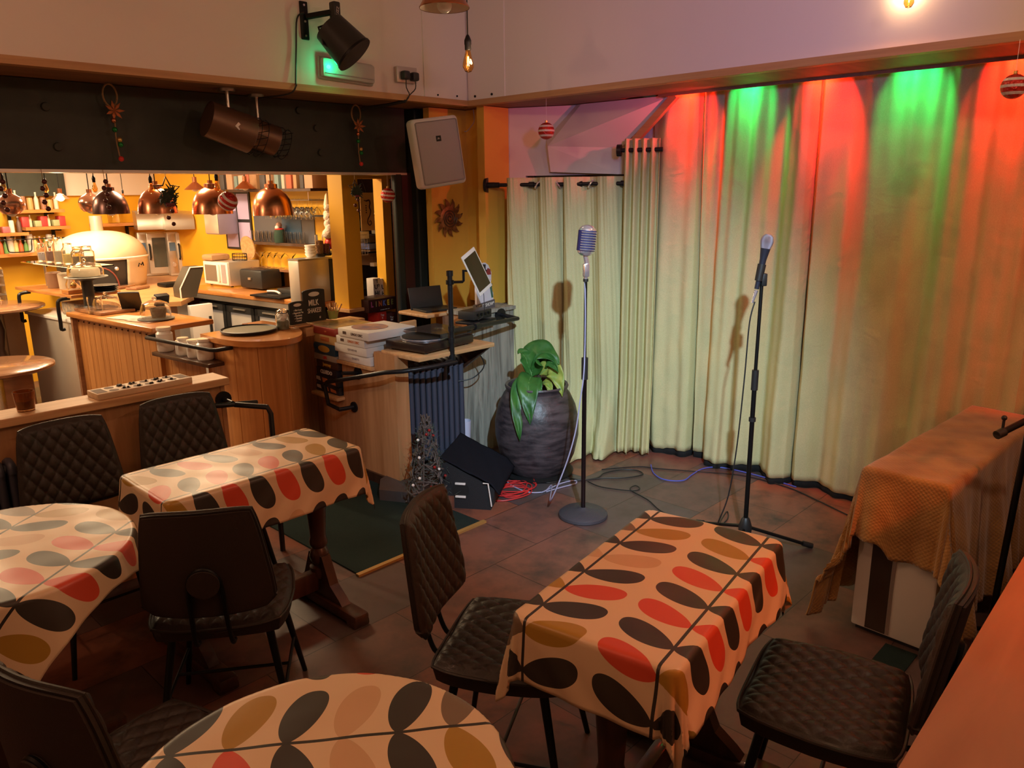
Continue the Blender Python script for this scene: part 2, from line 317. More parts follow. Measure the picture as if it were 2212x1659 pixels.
def notched(path,w_=.09,d=.006,g=.004):
    """plan polyline with V grooves every w_ along its length (grooves go to the left of travel)"""
    out=[path[0]]; nxt=w_; L=0
    for a,b in zip(path,path[1:]):
        dx,dy=b[0]-a[0],b[1]-a[1]; s=math.hypot(dx,dy)
        if s<1e-9: continue
        dx/=s;dy/=s
        while nxt<L+s-g:
            t=nxt-L
            if t>g:
                out+= [(a[0]+dx*(t-g),a[1]+dy*(t-g)),(a[0]+dx*t-dy*d,a[1]+dy*t+dx*d),(a[0]+dx*(t+g),a[1]+dy*(t+g))]
            nxt+=w_
        L+=s; out.append(b)
    return out
ZT=2.36
# floor / ceilings / bulkheads
struct('floor',B().box2((-3,-2.5,-.06),(8,12,0)),M['floor'])
struct('ceiling',B().box2((-3,-2.5,3.5),(3.86,4.1,3.56)),M['ceil'])
b=B().box2((-3,4.1,ZT+.035),(3.86,4.18,3.5)); struct('wall_bulkhead_left',b,M['white'])
b=B().box2((3.86,-2.5,ZT+.035),(3.94,4.18,3.5)); struct('wall_bulkhead_right',b,M['white'])
b=B().box2((-3,4.075,ZT),(3.86,4.14,ZT+.036)); struct('trim_1',b,M['pinetrim'])
b=B().box2((3.835,-2.5,ZT),(3.9,4.14,ZT+.036)); struct('trim_2',b,M['pinetrimy'])
b=B().box2((-3,4.14,ZT+.004),(3.9,4.6,ZT+.034)); struct('ceiling_soffit_left',b,M['soffit'])
b=B().box2((3.9,-2.5,ZT+.004),(4.30,3.15,ZT+.034)).box2((3.9,3.15,ZT+.004),(4.6,4.6,ZT+.034)); struct('ceiling_soffit_right',b,M['soffit'])
struct('trim_3',B().box2((4.285,-2.5,ZT-.012),(4.30,2.85,ZT+.03)),M['soffit'])
struct('ceiling_slot',B().box2((4.30,-2.5,2.62),(4.7,3.15,2.66)).box2((4.29,-2.5,2.39),(4.305,3.15,2.64)),M['blackp'])
struct('wall_stage',B().box2((4.62,-2.5,0),(4.7,3.0,2.64)),M['ceil'])
struct('wall_back',B().box2((-3,-2.5,0),(4.7,-2.42,3.5)),M['white']); struct('wall_left',B().box2((-3,-2.5,0),(-2.92,4.2,3.5)),M['white'])
# corner boards screwed over the bulkhead corner
b=B().box2((3.47,4.092,ZT+.037),(3.838,4.102,3.2)); o=tag(b.build('corner_board',M['white']),'white painted board screwed over the end of the left bulkhead','board')
for x,z in ((3.58,2.415),(3.75,2.42)): q=B().cyl((x,4.093,z),(x,4.087,z),.006); q.build('screw',M['black'],o)
b=B().box2((3.852,3.745,ZT+.037),(3.862,4.09,3.2)); o=tag(b.build('corner_board',M['white']),'white painted board screwed over the near end of the right bulkhead','board')
for y,z in ((3.86,2.42),(4.02,2.42)): q=B().cyl((3.853,y,z),(3.847,y,z),.008); q.build('screw',M['black'],o)
# dark green beam with pale lower strip
b=B().box2((-3,4.5,1.925),(3.62,4.62,ZT)); struct('wall_beam',b,M['greenblk'])
b=B(); b.box2((-3,4.47,1.915),(3.6,4.62,1.93)); struct('trim_4',b,M['steelw'])
for i,x in enumerate((1.35,1.38,2.9,2.92,2.78)):
    z=(2.23,2.04,2.2,2.05,2.3)[i]; q=B(); q.cyl((x,4.5,z),(x,4.485,z),.022,.018); tag(q.build('beam_bolt',M['greenblk']),'dark painted bolt head on the green beam, '+('upper one left of the left bell garland','lower one left of the left bell garland','upper one left of the right bell garland','lower one left of the right bell garland','topmost one near the can spotlights')[i],'bolt',group='bolt heads on the green beam')
# green post, yellow walls, grey boards
b=B(); b.box2((3.49,4.47,0),(3.555,4.51,1.93),bev=.01).box2((3.66,4.44,0),(3.79,4.6,ZT),bev=.01); struct('wall_post_green',b,mat('green_post_paint',(.011,.017,.012),.6))
struct('trim_5',B().box2((3.555,4.50,0),(3.66,4.6,1.93)),mat('dark_red_brown_stain',(.055,.014,.008),.5))
struct('wall_corner_back',B().box2((3.675,4.3,0),(4.2,4.36,ZT)).box2((4.02,4.0,1),(4.08,4.33,ZT)),M['yellow'])
b=B().box2((3.90,3.99,1.0),(4.14,4.06,ZT)); struct('wall_corner',b,M['yellow'])
b=B().faces([(4.145,3.985,1.72),(4.42,3.985,1.72),(4.42,3.985,ZT),(4.145,3.985,ZT),(4.145,4.02,1.72),(4.42,4.02,1.72),(4.42,4.02,ZT),(4.145,4.02,ZT)],[(0,1,2,3),(7,6,5,4),(0,3,7,4),(0,4,5,1),(3,2,6,7),(1,5,6,2)]); struct('wall_corner_white',b,M['white'])
struct('wall_corner_yellow',B().box2((4.14,3.99,1.0),(4.5,4.04,1.72)),M['yellow'])
# window wall behind the left curtain
wl=[(4.14,4.0),(4.60,3.0)]
b=B()
def wv(t,off=0):
    ax,ay=wl[0];bx,by=wl[1]; L=math.hypot(bx-ax,by-ay); nx,ny=(by-ay)/L,-(bx-ax)/L
    return ax+(bx-ax)*t+nx*off, ay+(by-ay)*t+ny*off
def wpanel(t0,t1,z0,z1,o0=0,o1=-.05):
    a,c=wv(t0,o0),wv(t1,o0); d,e=wv(t1,o1),wv(t0,o1); return [a,c,d,e]
b.prism(wpanel(-.02,.12,0,0),0,ZT).prism(wpanel(.12,.9,0,0),1.90,ZT).prism(wpanel(.9,1.02,0,0),0,ZT)
struct('wall_window',b,M['white'])
wf=B(); 
for t in (.14,.5,.86): wf.prism(wpanel(t-.02,t+.02,0,0,-.06,-.10),.2,1.9)
wf.prism(wpanel(.12,.88,0,0,-.06,-.10),.2,.26); wo=struct('window_1',wf,M['dkwood'])
g=B().prism(wpanel(.14,.86,0,0,-.085,-.09),.26,1.9).build('window_pane',mat('night_window_glass',(.01,.012,.02),.05),wo)
struct('wall_window_return',B().prism([(4.60,3.0),(4.72,3.0),(4.72,2.9),(4.60,2.9)],0,2.36),M['dkwood'])
# boxed-in slope above the window
P=lambda px,py,z: tuple(atz(px,py,z))
s1,s2=P(1255,225,ZT),P(1455,205,ZT)
q1=atx(1183,316,4.20); q2=atx(1342,319,4.40); q1=tuple(q1);q2=tuple(q2)
h1=(q1[0]+.03,q1[1]-.0,q1[2]-.17); h2=(q2[0]+.0,q2[1]+.02,q2[2]-.17)
b=B().faces([s1,s2,q2,q1,h1,h2,(4.7,3.0,ZT),(4.5,4.0,ZT),(4.7,3.0,1.9),(4.5,4.0,1.9)],[(0,1,3),(1,2,3),(3,2,5,4),(0,3,7),(3,4,9,7),(1,6,2),(2,6,8,5),(4,5,8,9)]); struct('ceiling_slope',b,M['white'])
b=B(); a=V(s2);c=V(q2)+V((.0,-.04,-.02)); b.tube([a+V((-.0,-.02,0)),c],.03,4); struct('trim_6',b,M['pinetrimy'])
# grey reclaimed half wall
b=B(); x=2.86;i=0; random.seed(3)
while x<3.99:
    w_=min(random.choice((.10,.12,.14)),4.0-x); b.box2((x+.0015,3.80+random.uniform(0,.004),0),(x+w_-.0015,3.83,.985 if x>3.5 else .80)); x+=w_
struct('wall_reclaimed',b,M['reclaim']); struct('wall_reclaimed_core',B().box2((2.84,3.825,0),(3.54,3.99,.79)).box2((3.54,3.825,0),(4.0,3.99,.985)),M['pinez'])
struct('trim_7',B().box2((3.52,3.78,.985),(4.0,4.0,1.01)),M['reclaim'])
# wooden side panel (end of the bar) running away from the radiator
b=B(); b.box2((2.76,3.62,.0),(2.80,4.42,.49)).box2((2.76,3.62,.49),(2.80,4.17,.74)).box2((2.76,3.62,.74),(2.80,3.82,.86)).box2((2.80,3.62,0),(2.86,3.66,.86)); struct('wall_bar_end',b,M['pinez'])
struct('trim_8',B().box2((2.735,3.82,.742),(2.95,4.19,.762)),M['pine'])
struct('baseboard_bar_end',B().box2((2.745,3.75,0),(2.765,4.42,.07)),M['dkwood'])
# low plinth under the radiator
b=B().prism([(2.585,3.60),(2.80,3.19),(3.35,3.30),(3.35,3.79),(2.86,3.79),(2.7,3.74)],0,.075); struct('floor_plinth',b,M['floor'])
# rug
mt=B().box2((1.95,2.93,.001),(2.78,4.6,.009)).build('entrance_mat',M['mat_']); tag(mt,'dark green entrance mat on the floor beyond the left table','mat')
B().box2((1.94,2.905,0),(2.80,2.93,.012)).build('edge_strip',M['brass'],mt,label='gold metal edge strip')
# low wall behind the left chairs
b=B()
b.faces([(p[0],p[1],z) for p in notched([(-2.9,3.70),(1.745,3.70)],.33,.005,.004) for z in (0,.875)],[(2*i,2*i+2,2*i+3,2*i+1) for i in range(len(notched([(-2.9,3.70),(1.745,3.70)],.33,.005,.004))-1)])
b.box2((-2.9,3.706,0),(1.745,3.80,.87)); struct('wall_low',b,M['pinez'])
struct('trim_9',B().box2((-2.9,3.66,.868),(1.755,3.835,.905),bev=.004),M['pine'])
# ---------------------------------------------------------------- curtains
def curtain(name,label,pl,zt,zb,off,nu=260,nv=60,flare=None,waves=None,mt='linen',group=None,hem=True,seed=1):
    """pl: plan polyline; off(s,zf) = offset towards the room at arc fraction s, zf 0 bottom..1 top"""
    seg=[math.hypot(b[0]-a[0],b[1]-a[1]) for a,b in zip(pl,pl[1:])]; L=sum(seg)
    def pt(s):
        d=s*L
        for (a,b),g in zip(zip(pl,pl[1:]),seg):
            if d<=g+1e-9: return a[0]+(b[0]-a[0])*d/g,a[1]+(b[1]-a[1])*d/g,(b[1]-a[1])/g,-(b[0]-a[0])/g
            d-=g
        return pl[-1][0],pl[-1][1],(pl[-1][1]-pl[-2][1])/seg[-1],-(pl[-1][0]-pl[-2][0])/seg[-1]
    ztf=zt if callable(zt) else (lambda s:zt); zbf=zb if callable(zb) else (lambda s:zb)
    def fn(i,j,dz=0,do=0):
        x,y,nx,ny=pt(i); zf=j; o=off(i,zf)+do
        z=zbf(i)+dz+(ztf(i)-zbf(i)-dz)*j
        return (x+nx*o,y+ny*o,z)
    b=B(); b.sheet(lambda i,j:fn(i,j),nu,nv); o=b.build(name,M[mt],None,60,mods=.003)
    tag(o,label,'curtain',group)
    if hem:
        b=B(); b.sheet(lambda i,j:fn(i,j*.03,-.05 if hem is True else hem,-.012),nu,2); b.build('black_lining',M['lining'],o,60,mods=.002,label='black lining showing under the hem')
    return o,fn
def nz(x,s=0):
    return (sin(x*1.7+s)+sin(x*3.1+1.3*s+2)*.6+sin(x*7.3+2.1*s)*.3)/1.9
# plan runs from far left (y=2.86) to near right; normal points to the room (-x)
def offbig(seed,depth=.05,Lm=1.0):
    def f(s,zf):
        d=s*Lm; x=d*15+seed*5+.3*sin(zf*2.2+seed); w_=(sin(x)+.55*sin(1.9*x+seed)+.22*sin(4.3*x+2*seed))*depth*(.7+.45*(1-zf)) + .006*sin(d*60+2*sin(zf*3)+seed)*zf
        w_+=(1.05-zf)*(.006*nz(d*7+zf*6,seed+4)+.004*sin(d*23-zf*31+seed)*sin(zf*13+d*5))
        e=min(s,1-s); 
        if e<.03: w_-=.06*(1-e/.03)
        return w_
    return f
BX=4.42
for k,(y0,y1,lab) in enumerate(((3.02,2.66,'narrow sage linen curtain beside the corner, at the left end of the stage wall'),(2.655,1.925,'wide sage linen stage curtain behind the black microphone, left of the dark gap'),(1.915,.75,'widest sage linen stage curtain, right of the black microphone, lit red and green on top'),(.74,-.9,'sage linen curtain at the far right edge behind the fleece-covered cabinet'))):
    curtain('stage_curtain',lab,[(BX+.05,y0),(BX+.05,y1)],lambda s:2.46+.02*nz(s*20,k),lambda s:.045+.012*nz(s*6,k),offbig(k+1,(.030,.042,.030,.03)[k],abs(y1-y0)),nu=int(260*abs(y1-y0))+60,nv=70,group=None)
# pleated eyelet curtain in front of the corner window
n_pl=6.5
RA=(3.985,3.86); RB=(4.37,3.05)
def pl1(s,zf,n=n_pl,a=.045,seed=0):
    base=a*sin(PI*n*s+.3)*(.75+.25*zf)+.012*nz(s*17+zf*3,seed)
    lo=max(0,.30-zf)/.30
    return (base+lo*lo*(.16+.16*nz(s*6+3.0,seed)+(.30*math.exp(-((s-.3)/.22)**2) if seed else 0))+.02*lo*nz(zf*30+s*9,seed)) 
lf,fn1=curtain('eyelet_curtain','left half of the sage eyelet curtain on the pipe rail, next to the grey boards',[RA,(4.175,3.46)],lambda s:1.885,lambda s:.02,lambda s,zf:pl1(s,zf,3.5),nu=160,nv=80,hem=False)
rt,fn2=curtain('eyelet_curtain','right half of the sage eyelet curtain on the pipe rail, behind the chrome microphone',[(4.16,3.49),RB],lambda s:1.885,lambda s:.012,lambda s,zf:pl1(s,zf,4.0,.045,2),nu=180,nv=80,hem=False)
b=B(); dr=(V((*RB,0))-V((*RA,0))).normalized()
ra=V((*RA,1.838))-dr*.14; rb=V((*RB,1.838))+dr*.02
rl=thing('curtain_rail','black iron pipe rail carrying the eyelet curtain','curtain rail',(0,0,0))
B().cyl(ra,rb,.013).build('rail',M['iron'],rl)
b=B(); 
for t in (.0,.06,.30,.62,.9): p=ra.lerp(rb,t); b.cyl(p-dr*.018,p+dr*.018,.019)
b.build('coupling',M['iron'],rl); b=B(); b.cyl(ra-dr*.02,ra,.05).cyl(ra,ra+dr*.05,.02); b.build('flange',M['iron'],rl)
def eyelets(par,a,c,n,ph):
    for i in range(n):
        t=(i+ph)/n; p=V((a[0]+(c[0]-a[0])*t,a[1]+(c[1]-a[1])*t,1.838)); q=B(); d=dr.to_track_quat('Z','Y').to_matrix().to_4x4()@RX(35 if i%2 else -35)
        q.tube([T(*p)@d@V((.029*cos(u*PI/8),.029*sin(u*PI/8),0)) for u in range(16)],.0055,6,closed=True); q.build('eyelet',M['chrome'],par,label='chrome eyelet ring')
eyelets(lf,RA,(4.175,3.46),3,.5); eyelets(rt,(4.16,3.49),RB,4,.5)
# short high curtain between the two
rt2,_=curtain('pleated_curtain','bunched narrow curtain on its own higher pole, between eyelet curtain and stage curtains',[(4.30,3.10),(4.40,2.90)],2.115,.02,lambda s,zf:(.03*sin(PI*8*s)*(.7+.3*zf)+max(0,.25-zf)*.25*(1+.4*sin(s*9))),nu=140,nv=60,hem=False)
r2=thing('curtain_pole','short black pole holding the bunched narrow curtain','curtain pole'); B().cyl((4.285,3.13,2.045),(4.405,2.88,2.045),.014).build('pole',M['iron'],r2); q=B(); q.cyl((4.278,3.145,2.045),(4.290,3.12,2.045),.038); q.build('finial',M['iron'],r2)
# ---------------------------------------------------------------- tables with printed cloths
def drape(kind,a,b_,rc,hx,hy,wav,seed,fl=.10,ztop=.762,uo=(0,0)):
    """cloth of half size hx,hy over a rectangle (a,b_) or disc (a); returns sheet fn"""
    def core(x,y):
        if kind=='disc':
            d=math.hypot(x,y); 
            if d<=a: return x,y,0,0,0
            return x/d*a,y/d*a,x/d,y/d,d-a
        ix=max(-(a-rc),min(a-rc,x)); iy=max(-(b_-rc),min(b_-rc,y)); d=math.hypot(x-ix,y-iy)
        if d<=rc: return x,y,0,0,0
        nx,ny=(x-ix)/d,(y-iy)/d; return ix+nx*rc,iy+ny*rc,nx,ny,d-rc
    def fn(i,j):
        x=(i-.5)*2*hx; y=(j-.5)*2*hy; cx,cy,nx,ny,d=core(x,y)
        r=.014; z=ztop+.0008*sin(x*40+seed)*sin(y*33)
        if d<=0: return (x,y,z)
        th=min(d/r,PI/2); ox=r*sin(th); dz=r*(1-cos(th)); rest=max(0,d-r*PI/2)
        ang=math.atan2(ny,nx); per=(x*ny*-1+y*nx) if kind!='disc' else ang*a
        f_=fl+wav*nz((ang*3.2 if kind=='disc' else ang*4+(x-y)*7),seed)
        ox+=rest*max(-.05,f_); dz+=rest*math.sqrt(max(.2,1-f_*f_))
        return (cx+nx*ox,cy+ny*ox,z-dz)
    return fn
def cloth(name,label,loc,rz,fn,hx,hy,uo,ns=120,group=None):
    b=B(); b.sheet(fn,ns,int(ns*hy/hx)+10,uvf=lambda i,j:((i-.5)*2*hx+uo[0],(j-.5)*2*hy+uo[1]))
    o=b.build(name,M['cloth'],None,70,mods=.0018); o.location=loc; o.rotation_euler=(0,0,rad(rz)); tag(o,label,'tablecloth')
    return o
def turned(): return [(.040,0),(.046,.02),(.046,.05),(.030,.06),(.038,.075),(.044,.10),(.038,.125),(.030,.14),(.040,.155),(.040,.17),(.034,.19),(.038,.26),(.045,.36),(.047,.44),(.040,.52),(.030,.545),(.044,.56),(.044,.60)]
def table(name,label,loc,rz,shape,a,b_,px):
    t=thing(name,label,'table',loc,rz)
    q=B()
    if shape=='rect': q.box((0,0,.745),(2*a,2*b_,.028),bev=.008)
    else: q.lathe([(a-.01,.73),(a,.735),(a,.755),(a-.008,.759)],48)
    q.build('tabletop',M['dkwood'],t)
    def foot(x,hw):
        f=B(); f.box((x,0,.035),(.075,2*hw,.05),bev=.012)
        for s in (-1,1):
            prof=[(0,.25),(.05*s,.25),(.075*s,.19),(.10*s,.13),(.16*s,.085),(.19*s,.055),(0,.055)]
            f.faces([(x+dx,y,z) for dx in (-.022,.022) for y,z in prof],[tuple(range(7)),tuple(range(13,6,-1))]+[(k,(k+1)%7,7+(k+1)%7,7+k) for k in range(7)])
            f.box((x,s*(hw-.035),.015),(.08,.06,.03),bev=.006)
        return f
    if shape=='rect':
        for x in (-px,px):
            foot(x,.30).build('foot',M['dkwood'],t,25); B().lathe([(r,z+.14) for r,z in turned()],20,T(x,0,0)).build('post',M['dkwood'],t)
        B().box((0,0,.13),(2*px,.045,.09),bev=.006).build('stretcher',M['dkwood'],t)
    else:
        foot(0,.28).build('foot',M['dkwood'],t,25); f=foot(0,.28); f.build('foot',M['dkwood'],t,25).rotation_euler=(0,0,PI/2)
        B().lathe([(r,z+.14) for r,z in turned()],20).build('post',M['dkwood'],t)
    return t
TB=[('T1',(1.388,2.815),0.5,'rect',.405,.205),('T2',(1.695,1.075),9,'rect',.395,.225)]
table('pub_table','dark wooden pedestal table under the cloth beside the low wall, trestle foot on the tiles',(1.388,2.822,0),.5,'rect',.395,.20,.30)
cloth('patterned_tablecloth','leaf-print oilcloth on the rectangular table beside the low wall',(1.388,2.822,0),.5,drape('rect',.402,.205,.02,.60,.41,.07,1,.13),.60,.41,(.03,.17+.0))if 0 else cloth('patterned_tablecloth','leaf-print oilcloth on the rectangular table beside the low wall',(1.388,2.822,0),.5,drape('rect',.402,.205,.02,.60,.41,.07,1,.13),.60,.41,(.03,.0))
table('pub_table','dark wooden pedestal table under the cloth nearest the two microphones',(1.70,1.075,0),9,'rect',.385,.205,.27)
cloth('patterned_tablecloth','leaf-print oilcloth on the table nearest the two microphones',(1.70,1.075,0),9,drape('rect',.392,.215,.02,.57,.40,.09,4,.14),.57,.40,(.05,.0))
table('round_pub_table','round table under the cloth at the bottom edge of the photo',(.60,1.07,0),0,'disc',.33,0,0)
cloth('patterned_tablecloth','leaf-print oilcloth in the foreground at the bottom edge, draped over a round table',(.60,1.07,0),-38,drape('disc',.345,0,0,.50,.50,.10,2,.12),.50,.50,(.02,.045))
table('round_pub_table','round table under the cloth at the left edge of the photo',(.47,2.62,0),0,'disc',.35,0,0)
cloth('patterned_tablecloth','leaf-print oilcloth at the left edge, hanging low over a round table',(.47,2.62,0),37,drape('disc',.37,0,0,.46,.46,.12,6,.20),.46,.46,(.0,.10))
# ---------------------------------------------------------------- quilted chairs
def quilt(x,y,d=.052): 
    a=abs(sin(PI*(x+y*.68)/d)); b=abs(sin(PI*(x-y*.68)/d)); return (a*b)**.36
def sq(u,v,k=.16): return u*math.sqrt(1-k*v*v*v*v), v*math.sqrt(1-k*u*u*u*u)
def make_chair(label,loc,rz):
    """local frame: sitter faces +Y"""
    t=thing('quilted_chair',label,'chair',loc,rz,'quilted dining chairs')
    def seat_xy(i,j):
        u,v=sq(2*i-1,2*j-1); w_=.225-.018*v if v>0 else .225+.012*v*abs(v); return u*w_,v*.205
    def top(i,j):
        x,y=seat_xy(i,j); e=max(abs(2*i-1),abs(2*j-1)); f=max(0,1-e**10)
        return (x,y,.445+.028*f+(.011*quilt(x,y)*f if e<.93 else 0)-.01*(1-abs(2*i-1))*1+.012*(abs(2*i-1)**3))
    b=B(); b.pad(top,lambda i,j:(*[c*.96 for c in seat_xy(i,j)],.412),100,92); s=b.build('seat',M['leather'],t,50)
    rim=[]
    for k in range(64):
        a=2*PI*k/64; m_=max(abs(cos(a)),abs(sin(a))); x,y=seat_xy((cos(a)/m_+1)/2,(sin(a)/m_+1)/2); rim.append((x,y,.447+.012*abs(cos(a)/m_)**3))
    B().tube(rim,.005,6,closed=True).build('piping',M['leather'],s)
    def back_pt(i,j,off):
        u,v=sq(2*i-1,2*j-1,.10); w_=(.208-.044*((v+1)/2)**1.1) if v>-.75 else .208-.05*(-.75-v)*3
        x=u*w_; z=.705+v*.185; y=-.235-.055*((v+1)/2)+.028*(u*u)+off
        return x,y,z
    def bf(i,j):
        x,y,z=back_pt(i,j,0); e=max(abs(2*i-1),abs(2*j-1)); f=max(0,1-e**12)
        return (x,y+.014*f+(.009*quilt(x,z)*f if e<.94 else 0),z)
    b=B(); b.pad(bf,lambda i,j:back_pt(i,j,-.018),96,88); bk=b.build('backrest',M['leather'],t,50)
    b=B(); b.pad(lambda i,j:back_pt(.02+.96*i,.02+.96*j,-.0178),lambda i,j:back_pt(.02+.96*i,.02+.96*j,-.024),20,20); b.build('back_cover',M['leather2'],bk,50)
    rim=[]
    for k in range(80):
        a=2*PI*k/80; m_=max(abs(cos(a)),abs(sin(a))); rim.append(back_pt((cos(a)/m_+1)/2,(sin(a)/m_+1)/2,-.004))
    B().tube(rim,.0045,6,closed=True).build('piping',M['leather'],bk)
    b=B(); cy=-.292
    b.tube([(-.055,-.20,.405),(-.055,-.235,.42),(-.052,-.262,.50),(-.048,-.285,.64),(-.03,cy,.685),(0,cy-.003,.70),(.03,cy,.685),(.048,-.285,.64),(.052,-.262,.50),(.055,-.235,.42),(.055,-.20,.405)],.008,8,smooth=4); b.build('back_bracket',M['black'],t)
    b=B(); b.cyl((0,-.279,.655),(0,-.30,.652),.048,n=28); b.build('back_disc',M['leather2'],t)
    for sx in (-1,1):
        for sy in (-1,1):
            B().cyl((sx*.15,sy*.13,.415),(sx*.215,sy*.205,.0),.014,.009,12).build('leg',M['black'],t)
    b=B(); b.box((0,0,.405),(.32,.28,.014),bev=.004); b.build('seat_frame',M['black'],t)
    g=.17; k=(.415-g)/.415; X_=.15+.065*k; Y_=.13+.075*k
    for a_,c_ in (((-X_,-Y_,g),(-X_,Y_,g)),((X_,-Y_,g),(X_,Y_,g)),((-X_,0,g),(X_,0,g))): B().cyl(a_,c_,.006,n=8).build('stretcher',M['black'],t)
    return t
ch=make_chair('quilted brown chair with its back to the low wall, nearest the left edge',(.935,3.24,0),180)
for loc,rz,lab in (((1.42,3.27,0),178,'quilted brown chair against the low wall, right behind the far end of the rectangular table'),
    ((1.062,2.40,0),-36,'chair seen from behind, plain back with a round disc, in front of the rectangular table'),
    ((1.535,1.49,0),-151,'quilted chair left of the microphone-side table, its seat under the cloth corner'),
    ((1.925,.675,0),13,'quilted chair at bottom right, turned towards the microphone-side table'),
    ((.57,1.72,0),-72,'quilted chair in the bottom left corner, mostly in shadow')):
    dup(ch,loc,rz,lab)
# ---------------------------------------------------------------- ledge, covered cabinet
b=B().prism([(.5,-.6),(4.3,-.6),(4.3,.335),(.5,.247)],.955,1.0); lg=tag(b.build('ledge_top',wood('reddish_pine_ledge',(.34,.12,.045),(.44,.17,.07),(2,16,16),.4,.3),smooth=0),'broad pine ledge lit orange in the bottom right corner','ledge')
B().box2((2.2,.10,0),(4.3,.16,.955)).build('ledge_support',M['dkwood'],lg)
cab=thing('white_cabinet','white cabinet with a brown glass strip, standing under the fleece blanket','cabinet',(3.08,.86,0),-3)
B().box2((0,-.155,.02),(1.2,.155,.70),bev=.01).build('body',M['white2'],cab)
B().box2((-.004,.015,.03),(.0,.095,.69)).build('glass_strip',mat('brown_glass',(.05,.03,.02),.15),cab,label='brown glass strip')
B().box2((-.003,-.0,.03),(.001,.012,.69)).build('strip_edge',M['steel'],cab)
B().box2((.02,-.14,0),(1.18,.14,.022)).build('plinth',M['blackp'],cab)
def bl(i,j):
    # cloth space: x along length, y across
    x=-.36+i*1.62; y=(j-.5)*1.62
    d=max(0,-x); e=max(0,abs(y)-.155); sy=1 if y>0 else -1
    z=.715; X_=max(x,0.); Y_=max(-.155,min(.155,y))
    if d>0 or e>0:
        r=math.hypot(d,e); fx=d/r; fy=e/r
        wv_=.10+.10*nz((y*9 if d>e else x*8)+2.0,3)+(.07 if (d>0 and e>0) else 0)
        zz=.715-r*.93
        fl=max(.02,wv_)*r
        X_=-fx*fl+X_; Y_=Y_+sy*fy*fl; z=zz
        if d>0: z+= .08*max(0,nz(y*7+1,5))*min(1,d/.3)
        if z<.03: z=.03+.01*nz(x*9,1)
    return (X_-.012,Y_*1.02,z+.004*nz(x*5+y*4,2))
b=B(); b.sheet(bl,110,110,uvf=lambda i,j:(-.36+i*1.62,(j-.5)*1.62)); o=b.build('fleece_blanket',M['blanket'],None,80,mods=.010); o.location=(3.08,.86,0); o.rotation_euler=(0,0,rad(-3)); tag(o,'mustard waffle fleece blanket draped over the white cabinet','blanket')
q=B().box2((2.90,.74,.0005),(3.06,.86,.004)); tag(q.build('floor_patch',M['mat_']),'small dark green carpet square on the tiles in front of the white cabinet','carpet square')
# ---------------------------------------------------------------- microphones
def fixed(label,pos):
    return thing('microphone_stand',label,'microphone stand',pos)
m1=fixed('black straight stand with a round cast base, carrying the chrome microphone',(3.235,2.565,0))
B().lathe([(.135,0),(.14,.006),(.138,.02),(.12,.034),(.05,.042),(.022,.05),(.016,.055)],40).build('round_base',mat('grey_cast_base',(.07,.07,.085),.5,.3,bump=(60,.2)),m1)
B().cyl((0,0,.045),(0,0,.86),.0125,n=14).build('lower_tube',mat('brushed_brown_tube',(.06,.045,.05),.25,.9),m1)
B().cyl((0,0,.80),(0,0,.92),.018,n=14).build('clutch',M['blackp'],m1)
B().cyl((0,0,.9),(0,0,1.335),.0085,n=12).build('upper_tube',M['black'],m1)
b=B(); b.cyl((0,0,1.33),(0,0,1.345),.014); b.build('thread_ring',M['blackp'],m1)
mc=thing('retro_microphone','retro chrome microphone with vertical body and horizontal ribs, on the left stand','microphone',(3.235,2.565,1.345),-25)
b=B(); b.cyl((0,0,.0),(0,0,.05),.011,.014); b.box((0,-.003,.045),(.030,.03,.07),bev=.006); b.build('clip',M['chrome'],mc)
b=B(); b.tube([(0,0,.04),(.006,.0,.075),(.0,.0,.105),(-.005,0,.13)],.013,10,smooth=3); b.build('swivel',M['chrome'],mc)
def capsule(s=1.0,n=28):
    prof=[(.0,-.058),(.02,-.056),(.031,-.047),(.035,-.03),(.036,0),(.036,.03),(.033,.046),(.024,.056),(.01,.061),(0,.062)]
    return [(r*s,z*s) for r,z in prof]
tm=T(.002,0,.196)@RY(6)@S(1.34)
B().lathe(capsule(),28,tm@S(1.0,.85,1)).build('head',M['chrome'],mc)
b=B()
for k in range(8):
    z=-.033+k*.0095
    for sgn in (1,):
        b.tube([tm@V((.0375*cos(a),.0325*sin(a),z)) for a in [rad(-150+g*12) for g in range(11)]],.0036,5)
b.build('ribs',M['chrome'],mc)
b=B(); b.lathe([(.0363,-.038),(.0364,.04)],28,tm@S(1,.86,1),False); b.build('grille_cloth',mat('blue_violet_grille_cloth',(.02,.018,.10),.7),mc,label='violet cloth behind the ribs')
m2=fixed('tall black tripod stand with three rubber-tipped legs, carrying the handheld microphone',(3.475,1.70,0))
B().cyl((0,0,.16),(0,0,.90),.0115,n=12).build('lower_tube',M['black'],m2); B().cyl((0,0,.68),(0,0,.70),.017).build('collar',M['blackp'],m2); B().cyl((0,0,.84),(0,0,.94),.0165).build('clutch',M['blackp'],m2)
B().cyl((0,0,.92),(.006,0,1.375),.0085,n=12).build('upper_tube',M['black'],m2); B().lathe([(.032,.09),(.034,.12),(.022,.16),(.015,.17)],20).build('hub',M['blackp'],m2)
for a in (-47,73,193):
    l_=B().tube([(.02*cos(rad(a)),.02*sin(rad(a)),.115),(.33*cos(rad(a)),.33*sin(rad(a)),.014)],.009,10).build('leg',M['black'],m2)
    B().cyl((.30*cos(rad(a)),.30*sin(rad(a)),.024),(.35*cos(rad(a)),.35*sin(rad(a)),.010),.014).build('rubber_tip',M['blackp'],l_)
h=thing('handheld_microphone','black handheld microphone with a silver mesh ball, on the tripod stand','microphone',(3.475,1.70,1.362),-43)
hm=T(-.014,0,.0)@RY(9)@S(1.12)
